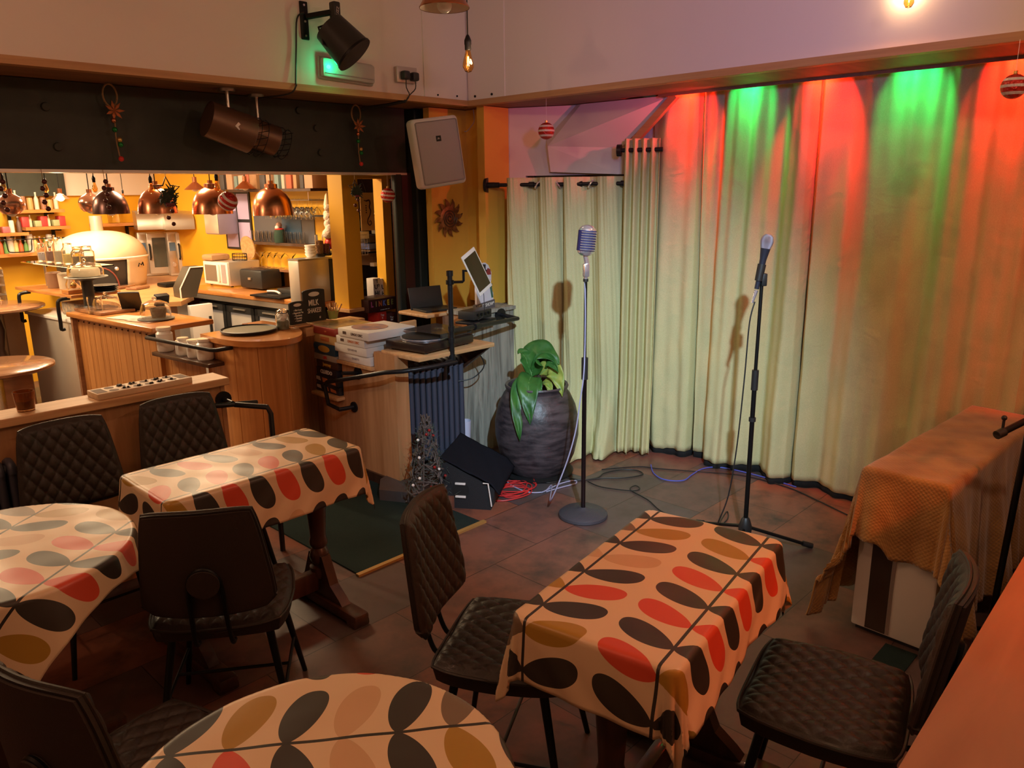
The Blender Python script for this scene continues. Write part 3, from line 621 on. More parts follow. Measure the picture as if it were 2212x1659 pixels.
B().lathe([(.010,-.045),(.0105,.0),(.0125,.03),(.014,.08),(.019,.115),(.021,.128)],20,hm@T(-.002,0,.02)).build('handle',mat('dark_blue_grey_handle',(.05,.06,.09),.3,.6),h)
B().lathe([(.021,.126),(.0262,.148),(.0268,.152),(.0268,.157),(.026,.162),(.022,.175),(.012,.184),(0,.186)],24,hm@T(-.002,0,.02)).build('mesh_head',mat('silver_mesh',(.55,.58,.75),.35,.9,bump=(900,.6)),h,label='silver mesh ball')
b=B(); b.lathe([(.016,.01),(.0175,.08)],14,hm@T(-.002,0,.0)); b.box((.012,0,.016),(.026,.024,.06),bev=.005); b.build('clip',M['blackp'],h)
B().cyl(hm@V((-.002,0,-.03)),hm@V((-.008,0,-.085)),.010,.006).build('plug',M['chrome'],h)
# right-hand boom stand at the frame edge
m3=fixed('black boom stand at the right edge of the photo, standing behind the covered cabinet',(3.235,.545,0))
B().cyl((0,0,.1),(.05,-.02,.92),.012,n=12).build('tube',M['black'],m3); B().cyl((-.10,.05,.925),(.20,-.10,1.02),.012).build('boom',M['black'],m3)
B().cyl((-.10,.05,.925),(-.07,.035,.934),.016).build('boom_grip',M['blackp'],m3); b=B(); b.cyl((-.07,.04,.94),(-.07,.04,.98),.005); b.ball((-.07,.04,.985),.010,10); b.build('boom_clip',M['blackp'],m3)
for a in (200,320,80): B().tube([(0,0,.12),(.25*cos(rad(a)),.25*sin(rad(a)),.012)],.009,8).build('leg',M['black'],m3)
# ---------------------------------------------------------------- cables
def cable(label,pts,r,m,name='cable',group=None):
    b=B(); b.tube(pts,r,6,smooth=5); return tag(b.build(name,M[m]),label,'cable',group)
F=lambda px,py,z=.006: tuple(atz(px,py,z))
cable('lilac-grey lead falling from the chrome microphone and curling across the floor',[(3.232,2.57,1.36),(3.226,2.56,1.25),(3.22,2.553,1.1),(3.21,2.55,.85),(3.19,2.56,.68),(3.175,2.58,.5),(3.15,2.63,.3),(3.13,2.72,.08),F(1192,1048,.008),F(1175,1062),F(1140,1063),F(1108,1050),F(1095,1040)],.004,'greyc')
cable('lilac-grey lead looping beside the coiled red cable',[F(1170,1064),F(1210,1045),F(1240,1038),F(1244,1044),F(1215,1052),F(1180,1062)],.004,'greyc')
cable('thin black lead hanging from the handheld microphone to the floor',[(3.452,1.715,1.275),(3.437,1.728,1.17),(3.435,1.735,.9),(3.43,1.75,.55),(3.43,1.78,.28),(3.45,1.84,.10),F(1570,1105,.01),F(1572,1120),F(1555,1134),F(1535,1130),F(1440,1110),F(1400,1080),F(1362,1058),F(1372,1049),F(1382,1055),F(1365,1060),F(1300,1052),F(1270,1040)],.0035,'blackp')
cable('black lead in wide loops on the floor by the pot',[F(1165,1030),F(1180,1043),F(1215,1038),F(1260,1037),F(1300,1033),F(1350,1032),F(1388,1025),F(1375,1016),F(1340,1015),F(1305,1022),F(1290,1032),F(1250,1036),F(1205,1026),F(1195,1018)],.004,'blackp')
cable('black lead running along the hem of the stage curtain to the right',[F(1300,1014),F(1380,1008),F(1420,1012),F(1500,1018),F(1600,1026),F(1700,1052),F(1760,1078),F(1830,1112)],.004,'blackp')
cable('blue lead looping out from under the stage curtain',[F(1406,1004),F(1412,1022),F(1435,1036),F(1475,1038),F(1495,1025),F(1520,1012),F(1560,1010),F(1640,1028),F(1720,1052)],.004,'blue')
random.seed(5)
pts=[]
cx,cy=atz(1110,1060,0)[:2]
for k in range(90):
    a=k*2*PI/15; rr=.12+.028*sin(k*.23)+.012*sin(k*1.1); ox=.10*(k/90-.5)*2
    pts.append((cx+ox*.5+rr*cos(a)*1.0,cy+ox*.35+rr*.75*sin(a),.007+.0012*(k/15)+.003*sin(k*.7)))
pts+= [F(1150,1025),F(1140,1018)]
b=B(); b.tube(pts,.004,6,smooth=2); tag(b.build('coiled_cable',M['redc']),'red cable lying in a loose coil beside the stage monitor','cable')
# ---------------------------------------------------------------- stage monitor, pot, tree, radiator
mo=thing('stage_monitor','black wedge floor monitor with a handle, next to the potted plant','speaker',(2.87,3.08,0),-56) if 0 else thing('stage_monitor','black wedge floor monitor speaker beside the coiled red cable','speaker',(0,0,0))
A=atz(957,1094,.004); Bp=atz(1064,1101,.004); ax=(Bp-A); ax.z=0; wdt=ax.length; ax.normalize(); nx=V((-ax.y,ax.x,0))
mo.location=(A.x,A.y,0); mo.rotation_euler=(0,0,math.atan2(ax.y,ax.x))
W_=wdt; dp=.42
b=B(); prof=[(0,0),(W_-.01,0),(W_,.03),(W_+.015,.13),(.03,.28),(-.01,.26),(-.02,.10)]
b.faces([(x,y,z) for y in (0,dp) for x,z in prof],[tuple(range(7)),tuple(range(13,6,-1))]+[(k,(k+1)%7,7+(k+1)%7,7+k) for k in range(7)]); b.build('cabinet',mat('black_textured_box',(.012,.012,.014),.8,bump=(200,.3)),mo)
b=B(); 
for z in (.155,.075): b.box((.11,-.006,z),(.062,.012,.012),bev=.002)
b.build('side_handle',M['white2'],mo,label='bright handle bars'); B().cyl((.11,.001,.115),(.11,-.003,.115),.05,n=28).build('handle_cup',M['blackp'],mo)
b=B()
def mcl(i,j):
    x=-.005+i*(W_+.05); y=-.012+j*(dp+.05); z=.30-.152*(x/(W_+.015)) +.004*nz(x*20+y*9)
    if i>.86: z-=(i-.86)*.25
    return (x,y+.0,z+.008)
b.sheet(mcl,30,30); o=b.build('black_cloth',M['blackm'],None,60,mods=.006); o.location=mo.location; o.rotation_euler=mo.rotation_euler; tag(o,'black cloth cover thrown over the wedge floor monitor','cloth')
B().tube([(W_-.05,-.016,.17),(W_-.02,-.018,.17),(W_-.002,-.016,.03)],.004,6).build('trim_strip',M['white2'],mo,label='pale edge strip')
cu=thing('white_cup','white paper cup standing behind the floor monitor','cup',(*aty(1005,975,3.72)[:2],0)); 
B().lathe([(.03,0),(.045,.30),(.043,.30),(.028,.005)],24).build('cup_body',mat('lilac_white_plastic',(.6,.6,.75),.4),cu)
pt=thing('clay_plant_pot','large dark glazed pot holding the broad-leaved plant','plant pot',(3.60,3.245,0))
B().lathe([(.17,.012),(.20,.04),(.245,.14),(.27,.26),(.272,.36),(.25,.46),(.215,.535),(.195,.56),(.20,.575),(.205,.59),(.20,.60),(.185,.595),(.18,.56),(.20,.50),(.0,.49)],48,cap=False).build('pot',M['pot'],pt)
B().lathe([(.20,0),(.235,.008),(.24,.018),(.20,.014)],40).build('saucer',M['blackp'],pt)
B().lathe([(.19,.50),(.1,.515),(0,.52)],24,cap=False).build('soil',M['soil'],pt)
pl=thing('potted_plant','green broad-leaved plant with drooping leaves in the dark pot','plant',(3.60,3.245,0))
def leaf(base,dirv,L,W2,droop,mt,twist=0,fold=.25,rise=.5):
    base=V(base); d=V(dirv).normalized(); sd=d.cross(V((0,0,1))).normalized(); sd=(MX.Rotation(twist,4,d)@sd)
    def fn(i,j):
        s=i; w_=W2*math.sin(PI*min(1,(s**.75)*.98+.02))**.8*(1+.05*sin(s*30+j*9))
        v=(j-.5)*2; up=rise*s-droop*s*s
        p=base+d*(L*(s-.25*droop*s*s*.6))+V((0,0,L*up))+sd*(w_*v)+V((0,0,1))*(-fold*w_*abs(v)*(-1)+.008*sin(s*16+v*3))
        return tuple(p)
    b=B(); b.sheet(fn,22,10); o=b.build('leaf',M[mt],pl,80,mods=.0015)
    b=B(); b.tube([V(fn(k/12,.5))+V((0,0,-.001)) for k in range(12)],.0028,5,taper=.3); b.build('midrib',mat('pale_midrib',(.16,.33,.10),.5) if 'mr' not in M else M['mr'],o)
M['mr']=mat('pale_midrib',(.16,.33,.10),.5)
b=B(); b.tube([(0,0,.5),(.01,-.01,.62),(-.01,-.02,.74)],.014,8,smooth=3); b.tube([(0.02,0,.5),(.05,-.03,.6),(.07,-.06,.66)],.009,8,smooth=3); b.tube([(-.02,-.02,.5),(-.05,-.06,.6)],.009,8,smooth=3); b.build('stem',mat('dark_stem',(.05,.035,.02),.7),pl)
vr=V((R[0][0],R[1][0],0)).normalized(); vf=V((R[0][2],R[1][2],0)).normalized()
def dd(r_,f_,z=0): return tuple(vr*r_+vf*f_+V((0,0,z)))
def bleaf(p0,p1,p2,W2,mt,roll=0,n=20):
    """leaf bent along a quadratic curve; points given as (right, towards viewer, up) from the pot centre"""
    c=[vr*a-vf*f_+V((0,0,z)) for a,f_,z in (p0,p1,p2)]
    def fn(i,j):
        s=i; p=c[0]*(1-s)**2+c[1]*2*s*(1-s)+c[2]*s*s; t=((c[1]-c[0])*(1-s)+(c[2]-c[1])*s).normalized(); sd=t.cross(-vf+V((0,0,.5))); sd.normalize(); sd=MX.Rotation(roll,4,t)@sd; nr=sd.cross(t)
        w_=W2*(sin(PI*min(1,s**.72))**.75 if 0<s<1 else 0); v=(j-.5)*2
        return tuple(p+sd*(w_*v)+nr*(.22*w_*abs(v)+.006*sin(s*19+v*4)))
    b=B(); b.sheet(fn,n,8); o=b.build('leaf',M[mt],pl,80,mods=.0015)
    b=B(); b.tube([V(fn(k/12,.5)) for k in range(12)],.003,5,taper=.3); b.build('midrib',M['mr'],o)
bleaf((-.03,0,.64),(-.02,.02,.92),(.14,.10,.74),.10,'leaf',-.5)
bleaf((-.02,0,.66),(.06,.05,.86),(.13,.14,.70),.055,'leaf',.5)
bleaf((-.03,0,.64),(-.08,.0,.84),(-.12,.03,.80),.045,'leaf',.3)
bleaf((-.03,.02,.64),(-.07,.20,.72),(-.05,.26,.40),.074,'leaf',.1)
bleaf((-.05,.03,.62),(-.15,.20,.66),(-.115,.27,.30),.060,'leaf',-.2)
bleaf((.02,.02,.66),(.12,.08,.80),(.155,.16,.55),.062,'leafy',.35)
bleaf((.04,.02,.60),(.08,.10,.66),(.085,.14,.53),.026,'leafy',0)
bleaf((.0,.0,.60),(-.0,.12,.66),(.02,.14,.54),.03,'leaf',0)
# radiators
def radiator(label,x0,y,z0,z1,n,pitch,mt='rad',cols=3):
    t=thing('column_radiator',label,'radiator',(x0,y,0))
    for i in range(n):
        x=i*pitch; b=B()
        for c in range(cols): b.tube([(x,c*.035,z0+.03),(x,c*.035,z1-.03)],.0178,8)
        b.tube([(x,-.006,z1-.045),(x,.0,z1-.015),(x,.035,z1-.002),(x,.07,z1-.015),(x,.076,z1-.045)],.0175,8,smooth=3); b.tube([(x,-.006,z0+.045),(x,.0,z0+.015),(x,.035,z0+.002),(x,.07,z0+.015),(x,.076,z0+.045)],.0175,8,smooth=3)
        b.build('section',M[mt],t,60)
    b=B(); 
    for z in (z1-.035,z0+.035): b.cyl((-.03,.035,z),(n*pitch-.02,.035,z),.022)
    b.build('header_pipe',M[mt],t); 
    b=B(); b.cyl((-.03,.035,z0+.035),(-.055,.035,z0+.035),.012); b.cyl((-.05,.035,z0+.03),(-.05,.035,z0-.10),.007); b.cyl((-.036,.035,z1-.035),(-.03,.035,z1-.035),.018); b.build('pipework',M['chrome'],t)
    b=B(); b.cyl((-.052,.035,z0+.04),(-.052,.035,z0+.095),.012); b.build('valve_cap',M['white2'],t)
    return t
radiator('slate-blue column radiator against the grey boards, below the turntable shelf',2.91,3.665,.13,.755,10,.0465)
radiator('dark column radiator against the low wall at the left photo edge',.45,3.59,.10,.735,8,.043)
# twig tree
M['dred']=mat('dark_berry_red',(.28,.01,.01),.25)
tr=thing('twig_christmas_tree','small grey twig Christmas tree with red baubles, in front of the radiator','christmas tree',(*atz(925,1075,.075)[:2],.076))
random.seed(8); b=B()
Ht=.50
for k in range(230):
    z=random.uniform(.0,.97)*Ht; r0=(.118*(1-z/Ht)+.022)*random.uniform(.6,1); a=random.uniform(0,2*PI); l_=random.uniform(.03,.07); a2=a+random.uniform(-.9,.9)
    p=V((r0*cos(a),r0*sin(a),z)); q=V((r0*cos(a2)*.9,r0*sin(a2)*.9,min(Ht,z+random.uniform(-.05,.06)))); b.cyl(p,q,.0052,.004,5)
for k in range(5):
    a=k*2*PI/5; b.cyl((.115*cos(a),.115*sin(a),0),(.012*cos(a),.012*sin(a),Ht),.0045,.003,5)
b.build('twigs',mat('grey_twigs',(.10,.08,.07),.8),tr)
b=B()
for k in range(420):
    z=random.uniform(.02,.85)*Ht; r0=(.12*(1-z/Ht)+.03)*random.uniform(.7,1.1); a=random.uniform(0,2*PI); p=V((r0*cos(a),r0*sin(a),z)); b.cyl(p,p+V((random.uniform(-.03,.03),random.uniform(-.03,.03),random.uniform(-.015,.03))),.0013,.0006,4)
b.build('fir_needles',mat('frosted_needles',(.06,.09,.07),.8),tr)
for k in range(14):
    z=random.uniform(.05,.85)*Ht; r0=.12*(1-z/Ht)+.015; a=random.uniform(PI*.9,PI*1.95); B().ball((r0*cos(a),r0*sin(a),z),.009,10).build('berry',M['dred'] if k%3 else M['white2'],tr,label='red berry' if k%3 else 'white frosted berry')
B().box((0,0,.003),(.12,.12,.006)).build('base',M['dkwood'],tr)
# ================================================================ the bar and kitchen (its own axes, turned 6 degrees)
fwd=V((R[0][2],R[1][2],R[2][2]))
def mpp(p): return ((KM@V(p))-EYE).dot(fwd)/FPX          # metres per pixel at a bar point
def kbox(name,label,cat,px0,px1,py0,py1,v,dep,m,group=None,bev=.004,rz=0):
    """thing whose front face stands in the plane v, between two photo columns"""
    a=at_v(px0,py1,v); c=at_v(px1,py1,v); top=at_v((px0+px1)/2,py0,v).z; bot=at_v((px0+px1)/2,py1,v).z
    w_=c.x-a.x; h=top-bot; o=kthing(name,label,cat,((a.x+c.x)/2,v+dep/2,bot),rz,group)
    return o,w_,h
def solid(name,label,cat,px0,px1,py0,py1,v,dep,m,group=None,bev=.003,part=None,rz=0):
    o,w_,h=kbox(name,label,cat,px0,px1,py0,py1,v,dep,m,group,rz=rz)
    b=B().box((0,0,h/2),(w_,dep,h),bev=bev)
    q=b.build(name,M[m] if isinstance(m,str) else m); q.matrix_world=o.matrix_basis.copy()
    for k_ in ('label','category','group'):
        if k_ in o: q[k_]=o[k_]
    nm_=o.name; D.objects.remove(o); q.name=name
    return q,w_,h
# kitchen shell
struct('wall_kitchen_back',B().box2((-3,8.42,0),(4.6,8.5,2.36)),M['yellowp'],k=True)
struct('wall_kitchen_right',B().box2((4.5,5.42,0),(4.58,8.5,2.36)),M['yellowp'],k=True)
struct('wall_kitchen_upper',B().box2((3.55,8.38,1.80),(4.5,8.42,2.36)),M['white'],k=True)
struct('ceiling_kitchen',B().box2((-3,4.62,2.34),(5.2,8.5,2.38)),M['ceil'],k=True)
struct('trim_green_far',B().box2((-3,8.30,1.80),(3.55,8.4,2.34)),M['greenblk'],k=True)
# yellow square post
struct('wall_post_yellow',B().box2((3.815,4.5,.955),(3.965,4.66,2.34),bev=.003),M['yellowp'],k=True)
struct('wall_panel_brown',B().box2((3.83,4.66,.0),(4.42,4.70,.985),bev=.003),M['dtop'],k=True)
struct('trim_post_foot',B().box2((3.79,4.47,.93),(3.99,4.69,.955),bev=.003),M['pine'],k=True)
struct('wall_post_narrow',B().box2((4.315,4.62,.8),(4.40,4.72,2.34)),M['yellowp'],k=True)
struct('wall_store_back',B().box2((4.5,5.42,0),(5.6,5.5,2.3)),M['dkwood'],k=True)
struct('wall_store_header',B().box2((3.965,4.60,1.90),(4.45,4.68,2.34)),M['yellowp'],k=True)
# curved planked counter
cv=[(2.555,6.17),(2.555,4.99)]
ccurve=[(2.600,4.50),(2.585,4.36),(2.575,4.22),(2.59,4.10),(2.63,4.0),(2.70,3.93),(2.80,3.885),(2.92,3.92),(3.02,4.03),(3.09,4.16),(3.14,4.30)]
cs=[tuple(p)[:2] for p in catmull([V((*p,0)) for p in ccurve],6)]
t=thing('bar_counter','curved plank-fronted bar counter end with an orange wooden top, beside the game boxes','bar counter',(0,0,0),6)
def inset(path,d):
    out=[]
    for i,p in enumerate(path):
        a=path[max(0,i-1)];c=path[min(len(path)-1,i+1)]; dx,dy=c[0]-a[0],c[1]-a[1]; L=math.hypot(dx,dy); out.append((p[0]-dy/L*d,p[1]+dx/L*d))
    return out
pf=[tuple(p)[:2] for p in catmull([V((*p,0)) for p in ccurve[:-2]+[(3.09,4.16),(3.22,4.27),(3.40,4.36),(3.66,4.42)]],6)]
b=B(); b.wall(notched(inset(pf,.03),.085,.005,.003),0,.915); b.build('plank_front',M['plank'],t,20)
back=[(3.14,4.62),(2.98,4.62),(2.95,4.50)]
B().prism(cs+back,.915,.95).build('worktop',M['ctop'],t,30)
t=thing('bar_counter','straight plank-fronted bar counter carrying the cake domes and menus','bar counter',(0,0,0),6)
b=B(); pts_=[(2.58,6.17),(2.58,4.99),(2.70,4.985)]; b.wall(notched(pts_,.088,.005,.003),0,.915); b.box2((2.59,5.0,0),(2.62,6.17,.915)); b.build('plank_front',M['plank'],t,20)
b=B()
for k in range(14): b.ball((2.577,5.05+k*.083,.885),.006,6)
b.build('nail_heads',M['dkwood'],t); B().box2((2.53,4.96,.915),(2.98,6.22,.95),bev=.008).build('worktop',M['ctop'],t); B().box2((2.55,6.17,0),(2.95,6.20,.915)).build('end_panel',M['dtop'],t)
t=thing('low_counter_front','low plank front between the two counters, with the jar shelf fixed to it','bar counter',(0,0,0),6)
b=B(); b.wall(notched([(2.61,4.99),(2.61,4.49)],.085,.005,.003),0,.80); b.build('plank_front',M['plank'],t,20); B().box2((2.50,4.27,.775),(2.66,4.94,.80),bev=.004).build('jar_shelf',M['dkwood'],t)
b=B()
b.tube([(2.60,4.97,.895),(2.50,4.97,.895),(2.485,4.95,.895),(2.485,4.20,.90),(2.50,4.17,.90),(2.60,4.16,.90)],.013,10); 
rt_=tag(b.build('jar_rail',M['iron']),'black pipe rail guarding the jar shelf on the counter front','rail'); rt_.matrix_world=KM
for k,(px,py,h,r,lab) in enumerate(((358,752,.155,.052,'tallest cream jar at the left end of the jar shelf'),(392,757,.09,.036,'small cream mug behind the pipe rail, second from the left'),(398,765,.11,.04,'small cream mug in the middle of the jar shelf'),(420,770,.11,.042,'cream mug right of the middle on the jar shelf'),(445,775,.13,.05,'wide cream jar at the right end of the jar shelf'))):
    p=at_u(px,py,2.575); p.z=.801
    j=kthing('cream_jar',lab,'jar',p,0,'cream jars on the jar shelf'); B().lathe([(r*.9,0),(r,.01),(r,h*.75),(r*.72,h*.87),(r*.9,h*.9),(r*.9,h),(r*.7,h)],20).build('jar_body',M['white2'],j)
    b=B(); b.lathe([(r*.86,h*.985),(r*.86,h*1.02),(0,h*1.03)],20,cap=False); b.build('rim',M['cream'],j)
# round plate/tray, jar, boards, stirrers on the curved counter
def onk(px,py,z=.95): return at_kz(px,py,z)
p=onk(538,717); t=kthing('serving_tray','round grey stone-topped tray with a black rim on the curved counter','tray',p); B().lathe([(.13,0),(.165,.004),(.175,.022),(.168,.024),(.160,.012),(0,.012)],44,cap=False).build('rim',M['blackp'],t); B().lathe([(.158,.0125),(.158,.016),(0,.016)],40,cap=False).build('inlay',mat('sage_tray_inlay',(.22,.23,.17),.4),t)
p=onk(612,711); t=kthing('storage_jar','clear glass jar of white sweets standing behind the round tray','jar',p); B().lathe([(.038,0),(.042,.004),(.042,.09),(.036,.105),(.030,.108),(.030,.112),(.034,.112),(.039,.102),(.045,.09),(.045,.002)],24,cap=False).build('glass_body',M['glass'],t)
b=B(); random.seed(4)
for k in range(14): b.ball((random.uniform(-.02,.02),random.uniform(-.02,.02),.06+.012*(k//4)),.014,8)
b.build('sweets',M['white2'],t); B().lathe([(.037,.003),(.038,.055),(0,.06)],20).build('filling',mat('sage_filling',(.17,.18,.11),.8),t); B().lathe([(.033,.112),(.036,.12),(.02,.132),(0,.134)],20).build('lid',M['glass'],t)
def chalkboard(px0,px1,py0,py1,v,label,lines,sz):
    o,w_,h=kbox('chalkboard_sign',label,'sign',px0,px1,py0,py1,v,.012,'chalkb')
    pr=[]; 
    for k in range(13): a=PI*k/12; pr.append((w_/2*cos(a),h-.05*w_*4*.35+ .07*w_*4*.35*sin(a)*.8))
    pr=[(-w_/2,0),(w_/2,0)]+pr
    hole=[(.19*w_*cos(2*PI*k/16)*1.3,h*.85+.045*w_*sin(2*PI*k/16)*1.9) for k in range(16)]
    b=B(); b.prism(pr,-.006,.006,RX(90)); b.build('board',M['chalkb'],o)
    b=B(); b.prism(hole,.0062,.0085,RX(90)); b.build('painted_slot',mat('slot_light',(.45,.40,.34),.6) if 'slot' not in M else M['slot'],o)  # pale plate: brightness showing through the handle hole is put into its colour
    for (s,x,z,q) in lines: text(s,q*sz,M['chalk'],o,T(x*w_,-.0075,z*h)@FX,bold=.0003,squash=.68)
    b=B().box((0,-.02,-.004),(w_*1.15,.10,.008)); b.build('foot',M['pine'],o)
    return o
M['slot']=mat('pale_slot',(.70,.64,.56),.6)
chalkboard(658,705,624,694,4.25,'tall chalkboard paddle reading MILK SHAKES! beside the wooden stirrers',(('MILK',-.04,.58,1.25),('SHAKES!',-.02,.34,.98),('o',.22,.12,.7)),.046)
chalkboard(628,662,651,700,4.19,'smaller chalkboard paddle with chalked lines, left of the MILK SHAKES! board',(('~ Mint Cream',0,.62,1),('~ Peppermint Tea',0,.50,1),('~ Strawberry',0,.38,1),('~ Chocolate',0,.26,1),('~ Caramel',0,.15,1)),.017)
q,w_,h=solid('wooden_crate','shallow pine box under the stirrer pot at the back of the game boxes','box',661,790,698,716,4.12,.16,'pine')
p=at_v(720,688,4.2); t=kthing('stirrer_pot','small green pot full of wooden stirrers','pot',p); B().lathe([(.028,0),(.038,.055),(.040,.057),(.036,.056),(.03,.01)],24,cap=False).build('pot_body',mat('lime_green_pot',(.36,.42,.12),.5),t)
random.seed(11)
for k in range(14):
    a=random.uniform(-.55,.55); c=random.uniform(-.2,.2); q=B().box((0,0,.06),(.011,.0015,.10),bev=.0006).build('stirrer',M['pine'],t); q.rotation_euler=(c,a,random.uniform(0,2)); q.location=(.02*sin(a),random.uniform(-.014,.014),.0)
# fridge run on the right wall
t=kthing('back_bar_fridge','long black back-bar fridge with glass doors below the orange worktop','fridge',(0,0,0))
b=B(); b.box2((3.96,5.0,0),(4.48,6.76,.86)); b.build('body',M['blackp'],t)
for k in range(4):
    y0=5.02+k*.435; d=B(); d.box2((3.925,y0,.06),(3.955,y0+.045,.83)).box2((3.925,y0+.375,.06),(3.955,y0+.42,.83)).box2((3.925,y0,.06),(3.955,y0+.42,.12)).box2((3.925,y0,.77),(3.955,y0+.42,.83)); d_=d.build('door',M['blackp'],t)
    B().box2((3.938,y0+.045,.12),(3.942,y0+.375,.77)).build('door_glass',mat('fridge_glass',(.42,.36,.28),.15,emit=.25) if 'fg' not in M else M['fg'],d_); B().box2((3.915,y0+.12,.80),(3.925,y0+.30,.812)).build('handle',M['steel'],d_)
    if k==0: M['fg']=d_.children[0].data.materials[0]
    q=B(); 
    for r_ in range(5): q.cyl((3.97,y0+.07+r_*.065,.30),(3.97,y0+.07+r_*.065,.42),.0)if 0 else None
t2=kthing('fridge_worktop','orange wooden worktop above the back-bar fridge','worktop',(0,0,0)); B().box2((3.90,4.98,.91),(4.5,6.98,.95),bev=.006).build('slab',M['ctop'],t2); B().box2((3.905,4.99,.865),(3.93,6.80,.908)).build('front_rail',M['steel'],t2)
# stainless machine at its near end
t=kthing('ice_machine','tall stainless machine with a black back edge, between the fridge worktop and the yellow post','kitchen machine',(3.76,5.0,.951))
B().box2((0,0,0),(.30,.13,.34),bev=.008).build('steel_case',M['steelw'],t); B().box2((.30,.0,0),(.36,.13,.335)).build('black_back',M['blackp'],t); B().box2((-.0,-.0,.34),(.33,.13,.352)).build('lid',M['steel'],t)
def stackcups(px,py,z,label,n,r,m='white2'):
    p=at_v(px,py,5.1); p.z=z
    for k in range(n):
        o=kthing('white_cup',label,'cup',(p.x,p.y,z+k*.022),0,'cups stacked on the steel machine'); o['label']=('lowest','second from the bottom','second from the top','topmost')[k]+' white cup in the stack on the steel machine'; B().lathe([(r*.7,0),(r,.02),(r,.03),(r*.9,.03),(r*.65,.004)],16,cap=False).build('cup_body',M[m],o)
stackcups(672,560,1.304,'white cup in the stack on the steel machine, left of the nut jars',4,.045)
for px,lab,c in ((692,'tall clear canister of brown nuts on top of the steel machine',(.30,.13,.04)),(706,'shorter canister of red snacks beside the nut canister',(.28,.05,.02))):
    p=at_v(px,560,5.12); p.z=1.304; h=.17 if px==692 else .13
    o=kthing('snack_canister',lab,'canister',p); B().lathe([(.034,0),(.034,h),(.030,h),(.031,.004)],20,cap=False).build('canister_glass',M['glass'],o); B().lathe([(.030,.005),(.030,h*.72),(0,h*.75)],18).build('filling',mat('snack_mix',c,.8,bump=(120,1),var=(150,(c[0]*.5,c[1]*.5,c[2]*.5),2)),o); B().lathe([(.04,-.001),(.04,.02),(.034,.02)],20).build('base',M['blackp'],o)
p=at_v(707,545,5.3); t=kthing('plush_decoration','white and red fluffy Christmas figure hanging beside the yellow post','decoration',(p.x-.10,5.14,1.42))
b=B()
random.seed(2)
for k in range(10): b.ball((random.uniform(-.03,.03),random.uniform(-.02,.02),.03+k*.026),.045-.0015*k,10)
b.build('white_fur',mat('white_fur',(.75,.62,.50),.95,bump=(60,1)),t,80); B().ball((0,-.01,-.02),.05,12).build('red_body',M['red'],t); B().lathe([(.03,.28),(.012,.36),(0,.38)],12).build('tip',M['cream'],t)
# microwave, black toaster and clutter on the worktop (they stand against the right wall, fronts to -u)
def ubox(name,label,cat,u,v0,v1,z0,z1,dep): return kthing(name,label,cat,(u,(v0+v1)/2,z0)),abs(v1-v0),z1-z0
t=kthing('microwave_oven','cream and steel microwave oven with a dark window on the worktop','microwave',(4.12,6.72,.951))
B().box2((0,-.21,.012),(.33,.21,.235),bev=.006).build('case',M['steelw'],t); d_=B().box2((-.012,-.20,.02),(.0,.20,.23),bev=.004).build('door',M['white2'],t); B().box2((-.015,-.02,.05),(-.011,.17,.20)).build('door_window',mat('smoked_window',(.20,.16,.12),.15),d_); B().box2((-.03,-.075,.05),(-.012,-.045,.21),bev=.004).build('handle',M['white2'],d_); B().box2((-.015,-.17,.04),(-.011,-.10,.21)).build('control_panel',M['grey'],d_)
for v_ in (-.17,.17): B().cyl((.04,v_,0),(.04,v_,.014),.012).build('foot',M['blackp'],t)
t=kthing('toaster','wide black toaster on the worktop beside the microwave','toaster',(4.14,6.22,.951)); B().box2((0,-.17,.01),(.22,.17,.18),bev=.02).build('body',M['blackp'],t); 
for u_ in (.07,.15): B().box2((u_-.012,-.13,.176),(u_+.012,.13,.182)).build('slot',M['dkwood'],t)
B().box2((-.012,-.02,.09),(.0,.02,.11)).build('lever',M['steel'],t)
for (u_,v_,r,h,lab,m_) in ((4.3,5.60,.03,.13,'steel milk jug on the worktop in front of the sockets','steel'),(4.2,5.30,.05,.15,'blue-grey ribbed cutlery pot full of utensils','tealp')):
    M.setdefault('tealp',mat('teal_ribbed_pot',(.12,.24,.25),.5)); o=kthing('worktop_pot',lab,'pot',(u_,v_,.951)); B().lathe([(r*.85,0),(r,h),(r*.9,h),(r*.75,.006)],20,cap=False).build('pot_body',M[m_],o)
    if r>.04:
        for k in range(7): B().cyl((0,0,.02),(.05*cos(k),.05*sin(k),h+.08),.005,n=6).build('utensil',M['steel'],o)
q=B().box((0,0,.03),(.16,.34,.055),bev=.006).build('black_tray',M['blackp']); q.matrix_world=KM@T(4.12,5.52,.951); tag(q,'shallow black container on the worktop in front of the cutlery pot','container')
q=B().box((0,0,.008),(.30,.42,.014),bev=.004).build('griddle_plate',M['black']); q.matrix_world=KM@T(4.06,5.98-.0,.951)@T(-.05,-.36,0); tag(q,'flat black griddle plate lying on the orange worktop','griddle')
q=B().tube([(0,0,0),(.02,.09,.012),(0,.18,.01)],.009,8,smooth=4).build('white_spatula',M['white2']); q.matrix_world=KM@T(3.99,5.58,.975); tag(q,'white handled spatula resting on the worktop','spatula')
